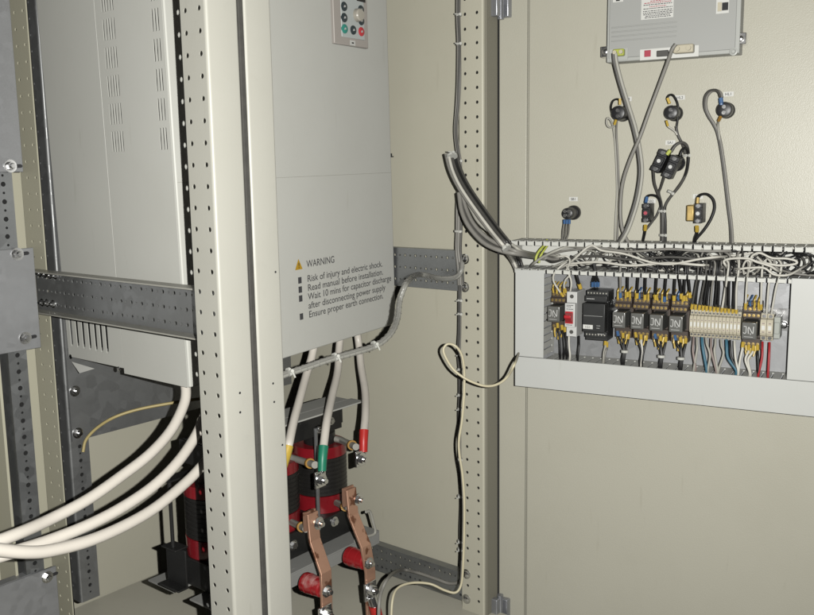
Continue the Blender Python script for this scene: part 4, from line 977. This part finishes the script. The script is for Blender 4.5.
for x, y, l in names[1:]:
    p = relay_at(x, y); RP.append(p)
    c = copy_tree(r0, None, DS*(p.x-first.x)+V((0, 0, p.z-first.z))); c['label'] = l

# breaker
p0, p1 = dl(566.8, 291.5, .060), dl(577.2, 337, .060)
s0, s1, z0, z1 = p0.x, p0.x+.0178, p1.z, p0.z
br = thing('circuit_breaker', 'white circuit breaker with red toggle beside the charcoal module', 'breaker', DH+DS*(s0+s1)/2+DN*.0115+V((0, 0, z0)))
zc_ = (z0+z1)/2; h_ = z1-z0
b = MB(DOOR); b.box(s0, s1, .0115, .060, z0, z1); b.box(s0, s1, .0602, .070, zc_-h_*.27, zc_+h_*.26); body = b.build('breaker_body', 'mcb', br, bevel=.0008)
b = MB(DOOR); b.hexa([(s0+.003, .070, zc_-.0125), (s0+.003, .070, zc_+.004), (s0+.003, .0755, zc_+.004), (s0+.003, .084, zc_+.001), (s0+.003, .084, zc_-.003), (s0+.003, .0725, zc_-.0125)], (s1-s0-.0065, 0, 0)); b.box(s0+.001, s1-.003, .0702, .0716, zc_-.0145, zc_+.0062); b.build('toggle', 'toggle', br, bevel=.0008)
for zz_ in (z1-.008, z0+.008):
    b = MB(DOOR); b.lathe(((s0+s1)/2, .0601, zz_), (0, 1, 0), [(0, .0034), (.0004, .0034), (.0005, .0)], 16); sc = b.build('terminal_screw', 'wdark', br)
b = MB(DOOR)
for k, (dz, w) in enumerate(((.016, .011), (.0135, .007), (.0095, .010), (-.0175, .009))):
    x = s0+.003
    while x < s0+.003+w: l_ = random.uniform(.001, .0022); b.box(x, x+l_, .0701, .0703, zc_+dz, zc_+dz+.0012); x += l_+.0006
b.build('printed_marks', 'print', body)
# charcoal module
p0, p1 = dl(585.2, 294, .055), dl(606.5, 338.5, .055)
s0, s1, z0, z1 = p0.x, p1.x, p1.z, p0.z; zc_ = (z0+z1)/2; h_ = z1-z0
ps = thing('power_module', 'charcoal power supply module with white label right of the breaker', 'power supply', DH+DS*(s0+s1)/2+DN*.0115+V((0, 0, z0)))
b = MB(DOOR); b.box(s0, s1, .0115, .048, z0-.006, z1+.006); b.box(s0+.0002, s1-.0002, .0482, .056, z1-.012, z1-.002); b.box(s0+.0002, s1-.0002, .0482, .054, z0, z0+.010); bod = b.build('module_housing', 'psu', ps, bevel=.001)
b = MB(DOOR); b.box(s0, s1, .0482, .068, z0+.0115, z1-.0135); fcv = b.build('front_cover', 'psu', ps, bevel=.0012)
for k in range(7): 
    u = s0+.0035+k*(s1-s0-.007)/6
    for oo, zz_ in ((.048, z1+.0015), (.054, z0+.005)):
        b = MB(DOOR); b.cyl((u, oo, zz_), (u, oo+.001, zz_), .0013, n=10); b.build('terminal_screw', 'wlight', bod)
b = MB(DOOR); b.box(s0+.001, s0+.0175, .0681, .0684, z0+.0165, z0+.0235); o = b.build('module_label', 'label', fcv)
b = MB(DOOR); b.text('1G1', .0055, (s0+.009, .0687, z0+.018), (1, 0, 0), (0, 0, 1), 'CENTER'); b.build('label_text', 'print', o, smooth=0, recalc=False)
b = MB(DOOR); b.box(s0+.002, s1-.004, .0681, .0683, zc_+.002, zc_+.0024)
for dz, u0, w in ((-.0222, .002, .012), (-.0182, .024, .005), (-.0222, .024, .005)):
    x = s0+u0
    while x < s0+u0+w: l_ = random.uniform(.0008, .002); b.box(x, x+l_, .0681, .0683, zc_+dz+.004, zc_+dz+.0048); x += l_+.0005
for dz, u0, w, oo in ((.0165, .003, .012, .0561), (-.0265, .022, .010, .0541)):
    x = s0+u0
    while x < s0+u0+w: l_ = random.uniform(.0008, .002); b.box(x, x+l_, oo, oo+.0002, (z1-.008 if dz > 0 else z0+.006), (z1-.0068 if dz > 0 else z0+.007)); x += l_+.0005
b.build('printed_marks', 'mark', fcv)

# terminal row
TO = .055
tL, tR = dl(689.8, 309, TO), dl(741, 316, TO)
NT = 14; tp = (tR.x-tL.x)/NT
tzT = (dl(690, 308.5, TO).z+dl(740, 315, TO).z)/2; tzB = (dl(690, 335.5, TO).z+dl(740, 343, TO).z)/2
def slice_(s, w, m, label, grp, zt=tzT, zb=tzB, o=TO):
    t = thing('terminal', label, 'terminal', DH+DS*(s+w/2)+DN*.0115+V((0, 0, zb)), grp)
    b = MB(DOOR); h = zt-zb
    prof = [(.0115, zb), (o-.010, zb), (o-.007, zb+h*.16), (o-.002, zb+h*.20), (o, zb+h*.30), (o, zb+h*.70), (o-.002, zb+h*.80), (o-.007, zb+h*.84), (o-.010, zt), (.0115, zt)]
    b.hexa([(s+.0002, a, c) for a, c in prof], (w-.0004, 0, 0)); b.build('terminal_body', m, t, bevel=.0003, smooth=0)
    for f in (.1, .9): b = MB(DOOR); b.cyl((s+w/2, o-.0085, zb+h*f), (s+w/2, o-.0072, zb+h*f), w*.32, n=10); b.build('clamp_screw', 'bright', t)
    b = MB(DOOR); b.box(s+w*.25, s+w*.75, o+.0001, o+.0004, zb+h*.42, zb+h*.58); b.build('marker_slot', 'label', t)
    for f in (.34, .66): b = MB(DOOR); b.box(s+w*.3, s+w*.7, o, o+.0003, zb+h*f-.0008, zb+h*f+.0008); b.build('bridge_hole', 'wbrown', t)
    return t
ords = ['first', 'second', 'third', 'fourth', 'fifth', 'sixth', 'seventh', 'eighth', 'ninth', 'tenth', 'eleventh', 'twelfth', 'thirteenth', 'fourteenth']
t0 = slice_(tL.x, tp, 'terminal', 'first slice from the left in the cream terminal row', 'cream terminals in a row')
for k in range(1, NT):
    c = copy_tree(t0, None, DS*tp*k); c['label'] = ords[k]+' slice from the left in the cream terminal row'
a0 = dl(760.5, 316, .050); a1 = dl(773.5, 318, .050); w_ = (a1.x-a0.x)/2
zt_, zb_ = dl(766, 314.5, .05).z, dl(766, 341.5, .05).z
slice_(a0.x, w_, 'terminal', 'left beige terminal between rightmost relay and grey stopper', 'beige terminals', zt_, zb_, .050)
slice_(a0.x+w_, w_, 'terminal', 'right beige terminal beside the grey end stopper', 'beige terminals', zt_, zb_, .050)
b = MB(DOOR); b.box(a0.x+2*w_+.0004, a0.x+2*w_+.010, .0115, .044, zb_+.004, zt_-.004); b.box(a0.x+2*w_+.001, a0.x+2*w_+.009, .044, .047, zb_+.012, zt_-.012)
tag(b.build('end_stop', 'termgrey', bevel=.001), 'pale grey end stopper at the right end of the rail', 'end stop')

# ------------------------------------------------------------------ panel wiring
def up(label, x0, y0, x1, m, f, o0=.046, r=.0017, bow=0., y1=263, x2=None, grp='wires rising into the slotted duct'):
    ym = (y0+y1)/2
    dwire(label, [(x0, y0, o0), (x0+bow*.5+(x1-x0)*.15, y0-8, o0+.004), ((x0+x1)/2+bow, ym, o0+.008), (x1, 272, .056), (x1+.5, y1, .052), (x1+random.uniform(-6, 6), y1-6, .045)], r, m, f, grp)
W_ = 'wires rising into the slotted duct'
dwire('white wire looping left above the leftmost relay', [(563, 296, .046), (558, 289, .052), (553.5, 281, .056), (554, 274, .058), (559, 268, .058), (566, 262, .052)], .0017, 'wwhite', 'yellow', W_)
dwire('white wire curling from leftmost relay to the breaker side', [(566, 292, .046), (564, 286, .052), (565.5, 280, .056), (570, 274, .058), (567, 266, .056)], .0016, 'wwhite', 'yellow', W_)
dwire('white wire dropping from the duct beside the breaker top', [(568.5, 297, .05), (571, 288, .056), (571, 280, .058), (568, 272, .058), (566.5, 264, .056)], .0016, 'wwhite', None, W_)
dwire('black wire with yellow ferrule entering the breaker top', [(580.5, 288, .05), (578.5, 282, .055), (576.5, 274, .058), (575.5, 266, .054)], .0024, 'wblack', 'yellow', W_)
for k, (x, l) in enumerate(((592.5, 'left'), (595.5, 'middle'), (598.3, 'right'))):
    dwire('%s black wire of three with blue ferrules on the charcoal module' % l, [(x, 286, .046), (x+.2, 281, .050), (594.5+k*.7, 274, .056), (593.5+k*.7, 264, .054)], .0018, 'wblack', 'blue', W_)
ups = [(620.5, 297, 620, 'wgrey', 'blue', 'grey wire above the first relay right of charcoal module'), (627.5, 296, 628, 'wblack', 'yellow', 'black wire above the first relay right of charcoal module'),
       (637, 297.5, 639, 'wblack', 'yellow', 'left black wire above the second relay right of module'), (645, 299, 646, 'wblack', 'yellow', 'right black wire above the second relay right of module'),
       (655.5, 299, 657.5, 'wblack', 'yellow', 'left black wire above the third relay right of module'), (664.5, 301, 667, 'wblack', 'blue', 'right black wire above the third relay right of module'),
       (674, 300, 676, 'wblack', 'yellow', 'leftmost black wire above the relay beside cream terminals'), (681.5, 298, 678.5, 'wblack', 'yellow', 'second black wire above the relay beside cream terminals'), (684, 300, 685.5, 'wblack', 'yellow', 'third black wire above the relay beside cream terminals'), (690, 297, 687.5, 'wblack', 'yellow', 'rightmost black wire above the relay beside cream terminals')]
for x0, y0, x1, m, f, l in ups: up(l, x0, y0, x1, m, f, r=.0021)
# extra ferrules crowding the relay sockets are separate short wires bridging neighbours
for i, p in enumerate(RP):
    nm = names[i][2]
    for k, (u, m) in enumerate(((-.0098, 'yellow'), (-.0033, 'blue' if i % 2 else 'yellow'), (.0033, 'yellow'), (.0098, 'yellow'))):
        u += random.uniform(-.0012, .0012)
        b = MB(DOOR); a = V((p.x+u, .044, p.z+.034)); b.tube([b.P(a+V((0, 0, random.uniform(-.004, .001)))), b.P(a+V((random.uniform(-.002, .002), .002, .007)))], .0017, 8, 1)
        b.tube([b.P(a+V((0, .002, .007))), b.P(a+V((.001, .004, .012))), b.P(a+V((.002, -.006, .017)))], .0014, 6, 3)
        tag(b.build('wire_end', m), '%s ferrule on top of the %s' % (('leftmost', 'second', 'third', 'rightmost')[k]+' '+m, nm.split(',')[0]), 'wire end', 'ferrules above the relays')
tcol = ['wdark', 'wblack', 'wdark', 'wblack', 'wblack', 'wgrey', 'wblack', 'wblack', 'wwhite', 'wdark', 'wblack', 'wblack', 'wwhite']
txs = [698, 701, 706, 709.5, 713, 714.5, 717, 719, 728, 724.5, 730, 734, 738.5]
for k in range(13):
    p = V((tL.x+tp*(k+.5), 0, tzT)); x0 = 691.7+k*3.72; y0 = 308.5+k*.47
    up('%s wire from the left rising out of the cream terminal row' % ords[k], x0, y0, txs[k], tcol[k], 'yellow', o0=.044, r=.0018, bow=random.uniform(-1.2, 1.2))
for x0, y0, x1, l, f in ((745.5, 308, 748, 'white wire above the left side of the rightmost relay', 'yellow'), (761, 309, 762, 'white wire above the right side of the rightmost relay', 'yellow'), (766.5, 314, 770.5, 'white wire above the left beige terminal', None), (771.5, 314, 780.5, 'white wire slanting above the right beige terminal', None)):
    up(l, x0, y0, x1, 'wwhite', f, r=.0017)
D_ = 'wires dropping into the lower duct'
def down(label, x0, y0, xm, ym, x1, y1, m, f, r=.0019, o0=.042):
    dwire(label, [(x0, y0, o0), (x0+(xm-x0)*.2, y0+6, o0+.006), (xm, ym, .052), (x1, y1-4, .054), (x1-.5, y1+2, .050), (x1-1.5, y1+8, .040)], r, m, f, D_)
dn = [(557.5, 324, 560, 340, 560.5, 357, 'wblack', 'yellow', 'first black wire under the leftmost relay'), (562, 326, 564, 340, 564.5, 353, 'wblack', 'yellow', 'second black wire under the leftmost relay'), (565, 328, 567, 342, 567.5, 355, 'wblack', 'yellow', 'third black wire under the leftmost relay'), (569, 329, 569, 345, 570, 359, 'wwhite', None, 'white wire under the leftmost relay beside the breaker'),
      (579, 336, 579, 346, 578, 359, 'wblack', None, 'black wire leaving the breaker bottom'),
      (607, 343, 606, 350, 604.5, 361, 'wgrey', 'yellow', 'grey wire under the charcoal module'), (605.5, 341, 604, 352, 603.5, 362, 'wlight', 'yellow', 'pale wire under the charcoal module')]
for i, (xa, nm) in enumerate(((622.5, 'first relay right of the module'), (640.5, 'second relay right of the module'), (660, 'third relay right of the module'), (680, 'relay beside the cream terminals'))):
    y = 332+i*1.4; ye = 364+i*2.2
    dn += [(xa-5, y, xa+1, y+17, xa-.5, ye, 'wblack', 'blue' if i in (0, 2, 3) else 'yellow', 'left black wire under the '+nm), (xa+.5, y+2, xa+1.8, y+18, xa+.8, ye+.5, 'wwhite' if i == 1 else 'wblack', 'yellow', 'middle wire under the '+nm), (xa+6, y+3, xa+3.2, y+18, xa+1.6, ye, 'wblack', 'yellow', 'right black wire under the '+nm)]
dn += [(693.5, 337, 693, 352, 695.5, 371, 'wbrown', None, 'mauve wire under the left end of the cream terminals'), (697, 337.5, 697, 350, 694, 372, 'wlight', None, 'pale wire under the left end of cream terminals'), (702, 337, 703.5, 352, 706.5, 373, 'wblue', None, 'thick blue wire under the left third of cream terminals'), (706, 338, 710, 355, 708, 373, 'wlight', None, 'pale wire crossing beside the left blue wire'), (711, 338.5, 711.5, 352, 716, 374, 'wbrown', None, 'mauve wire under the middle of cream terminals'), (715.5, 339, 714.5, 352, 717.5, 374, 'wlight', None, 'pale wire under the middle of cream terminals'), (721, 339.5, 723.5, 354, 718.5, 374, 'wlight', None, 'pale wire curving left under the cream terminals'),
       (726.5, 340, 728, 358, 736, 374, 'wblue', None, 'thick blue wire under the right third of cream terminals'), (730, 340.5, 731.5, 358, 737, 374, 'wblack', None, 'black wire beside the right blue wire'), (734.5, 341, 735.5, 358, 738, 375, 'wwhite', None, 'white wire under the right end of cream terminals'),
       (743, 343, 740, 360, 738.5, 376, 'wwhite', 'yellow', 'leftmost white wire under the rightmost relay'), (749, 346, 745.5, 360, 749.5, 376, 'wwhite', 'yellow', 'middle white wire under the rightmost relay'), (753.5, 346.5, 748, 360, 750.5, 377, 'wwhite', 'yellow', 'right white wire under the rightmost relay'), (757.5, 346, 758, 358, 758.5, 376, 'wblack', 'yellow', 'black wire under the rightmost relay'),
       (762.5, 342, 762, 358, 758.5, 378, 'wred', None, 'left red wire under the beige terminals'), (769.5, 342.5, 769, 358, 768, 378, 'wred', None, 'right red wire under the beige terminals')]
for x0, y0, xm, ym, x1, y1, m, f, l in dn: down(l, x0, y0, xm, ym, x1, y1, m, f, r=.0024 if m == 'wblue' else .0019)
for i, p in enumerate(RP):                  # ferrules under each relay
    nm = names[i][2].split(',')[0]
    for k, u in enumerate((-.007, 0., .007)):
        b = MB(DOOR); a = V((p.x+u, .043, p.z-.028-.004*(k % 2))); b.tube([b.P(a), b.P(a+V((random.uniform(-.0015, .0015), .002, -.008)))], .0018, 8, 1); b.tube([b.P(a+V((0, .002, -.008))), b.P(a+V((-u*.3, .004, -.016)))], .0014, 6, 1)
        tag(b.build('wire_end', 'yellow'), '%s yellow ferrule under the %s' % (('left', 'middle', 'right')[k], nm), 'wire end', 'ferrules under the relays')
for k, (x, y) in enumerate(((624.7, 350), (661.3, 355), (681, 357))):
    b = MB(); c = onD(x, y, .052); b.tube([c, c+V((0, 0, -.004))], .0062, 12, 1); tag(b.build('cable_tie', 'tie'), 'white cable tie around black wires under the %s' % ('first relay right of the module', 'third relay right of the module', 'relay beside the cream terminals')[k], 'cable tie', 'ties under the relays')

# tangle inside the open duct
cols_ = {'wblack': [], 'wdark': [], 'wgrey': [], 'wlight': [], 'wwhite': []}
z_lo, z_hi = zIn+.004, zTop-.004
def clampp(p): return V((min(.585, max(.062, p.x)), min(.060, max(.010, p.y)), min(z_hi, max(z_lo, p.z))))
for k in range(48):                         # long runs weaving along the duct
    m = random.choice(['wblack', 'wblack', 'wblack', 'wdark', 'wgrey', 'wwhite'])
    s0 = random.uniform(.10, .46); L_ = random.uniform(.06, .20); n = random.randint(5, 8)
    z = random.uniform(z_lo, z_hi); o = random.uniform(.012, .058); dz = random.choice([-1, 1]); pts = []
    for i in range(n):
        f = i/(n-1); dz = -dz if random.random() < .6 else dz
        z = min(z_hi, max(z_lo, z+dz*random.uniform(.004, .022)))
        pts.append(clampp(V((s0+L_*f+random.uniform(-.008, .008), o+random.uniform(-.012, .012), z))))
    cols_['wlight' if s0 < .13 else m].append((pts, random.choice([.0013, .0016, .0019])))
for k in range(40):                         # loops and kinks
    m = random.choice(['wblack', 'wblack', 'wdark', 'wdark', 'wgrey', 'wlight'])
    c = V((random.uniform(.17, .55), random.uniform(.02, .052), random.uniform(z_lo+.012, z_hi-.010)))
    a0 = random.uniform(0, 6.3); rx, rz = random.uniform(.012, .034), random.uniform(.010, .022); n = 8; span = random.uniform(2.4, 5.2)
    cols_[m].append(([clampp(c+V((rx*math.cos(a0+span*i/(n-1)), random.uniform(-.006, .006), rz*math.sin(a0+span*i/(n-1))))) for i in range(n)], random.choice([.0014, .0017, .0019])))
t = thing('wire_tangle', 'tangled black and grey wires filling the open slotted duct', 'wires', DH+DS*.3+V((0, 0, zIn)))
t['kind'] = 'stuff'
for m, l in cols_.items():
    b = MB(DOOR)
    for pts, r in l: b.tube([b.P(p) for p in pts], r, 7, 6)
    o = b.build('wire_mass', m, t, smooth=60); o['kind'] = 'stuff'
for k in (0, 2, 4):
    y0 = (250, 255, 258, 261, 264)[k]
    dwire('%s long grey wire lying along the duct front' % ('topmost', 'second', 'third', 'fourth', 'lowest')[k], [(540+k*3, y0+2, .012), (548+k*3, y0+4, .046), (570, y0, .064), (598, y0-2, .07), (630, y0+1.5, .07), (668, y0-1, .072), (700, y0+1, .07), (730-k*6, y0+1, .060), (742-k*6, y0+2, .012)], .0021, ('wgrey', 'wlight', 'wdark', 'wlight', 'wwhite')[k], None, 'long wires along the duct')
dwire('green yellow earth wire bent over the duct left end', [(535.5, 263, .062), (536.5, 256, .060), (540, 250, .055), (545, 244.5, .045), (547, 240, .035)], .0022, 'wgreen')
dwire('second green yellow earth wire just right of the first', [(539, 263, .062), (540, 257, .060), (543.5, 251, .055), (547.5, 245.5, .045), (549, 241, .035)], .0018, 'wgreen')
dwire('cream cable rising diagonally at the duct left end', [(529, 268, .02), (533, 264, .058), (541, 258, .066), (553, 252, .07), (567, 247, .06), (580, 247, .03), (590, 249, .012)], .0023, 'wlight')
dwire('white wire arching over the left of the duct', [(548, 256, .015), (556, 257, .066), (565, 256, .072), (569.5, 259, .07), (569, 265, .066), (565, 272, .06)], .0017, 'wwhite')
dwire('long white wire draped along the duct middle', [(562, 268, .02), (572, 261, .070), (590, 246, .074), (602, 250.5, .075), (625, 254, .075), (650, 262, .075), (672, 264, .075), (700, 259, .075), (718, 257, .068), (732, 256, .02)], .0019, 'wwhite')
dwire('white wire coil loop right of the duct middle', [(729, 271, .02), (726, 266, .070), (724, 261, .074), (732, 258.5, .075), (748, 258.5, .076), (757, 262, .076), (770, 266, .076), (778, 271, .066), (784, 272, .02)], .0019, 'wwhite')
dwire('white wire loop hanging at the right of the duct', [(744, 274, .062), (743, 267, .07), (746, 261, .074), (750, 262, .074), (749, 270, .068), (747, 276, .06)], .0016, 'wwhite')
dwire('flat white wire loop at the far right of the duct', [(753, 268, .02), (751.5, 262, .070), (752, 256, .074), (760, 253, .075), (772, 258, .075), (786, 258.5, .075), (796, 261, .074), (795, 264, .074), (780, 265.5, .074), (765, 263, .074), (748, 259.5, .068), (738, 258, .02)], .0018, 'wwhite')
dwire('white wire sagging along the right duct front edge', [(730, 267, .02), (738, 269, .066), (748, 268, .073), (764, 268, .073), (774, 274.5, .072), (788, 275, .070), (800, 269, .05), (808, 264, .015)], .0018, 'wwhite')

# ------------------------------------------------------------------ light
w = bpy.data.worlds.new('World'); scene.world = w; w.use_nodes = True
bg = w.node_tree.nodes['Background']; bg.inputs['Color'].default_value = (1, .98, .93, 1); bg.inputs['Strength'].default_value = .030
ld = bpy.data.lights.new('camera_flash', 'SPOT'); ld.energy = 89; ld.color = (1, .99, .95); ld.shadow_soft_size = .004; ld.spot_size = math.radians(140); ld.spot_blend = 1.
lo = bpy.data.objects.new('camera_flash', ld); COL.objects.link(lo)
lo.location = CAM+CR*.056+CU*.012
lo.rotation_euler = (ray(330, 300)).to_track_quat('-Z', 'Y').to_euler()
vs = scene.view_settings; vs.view_transform = 'Standard'; vs.look = 'None'; vs.exposure = 0; vs.gamma = 1
scene.render.engine = 'CYCLES'; scene.cycles.use_denoising = True; scene.cycles.max_bounces = 6; scene.cycles.diffuse_bounces = 0
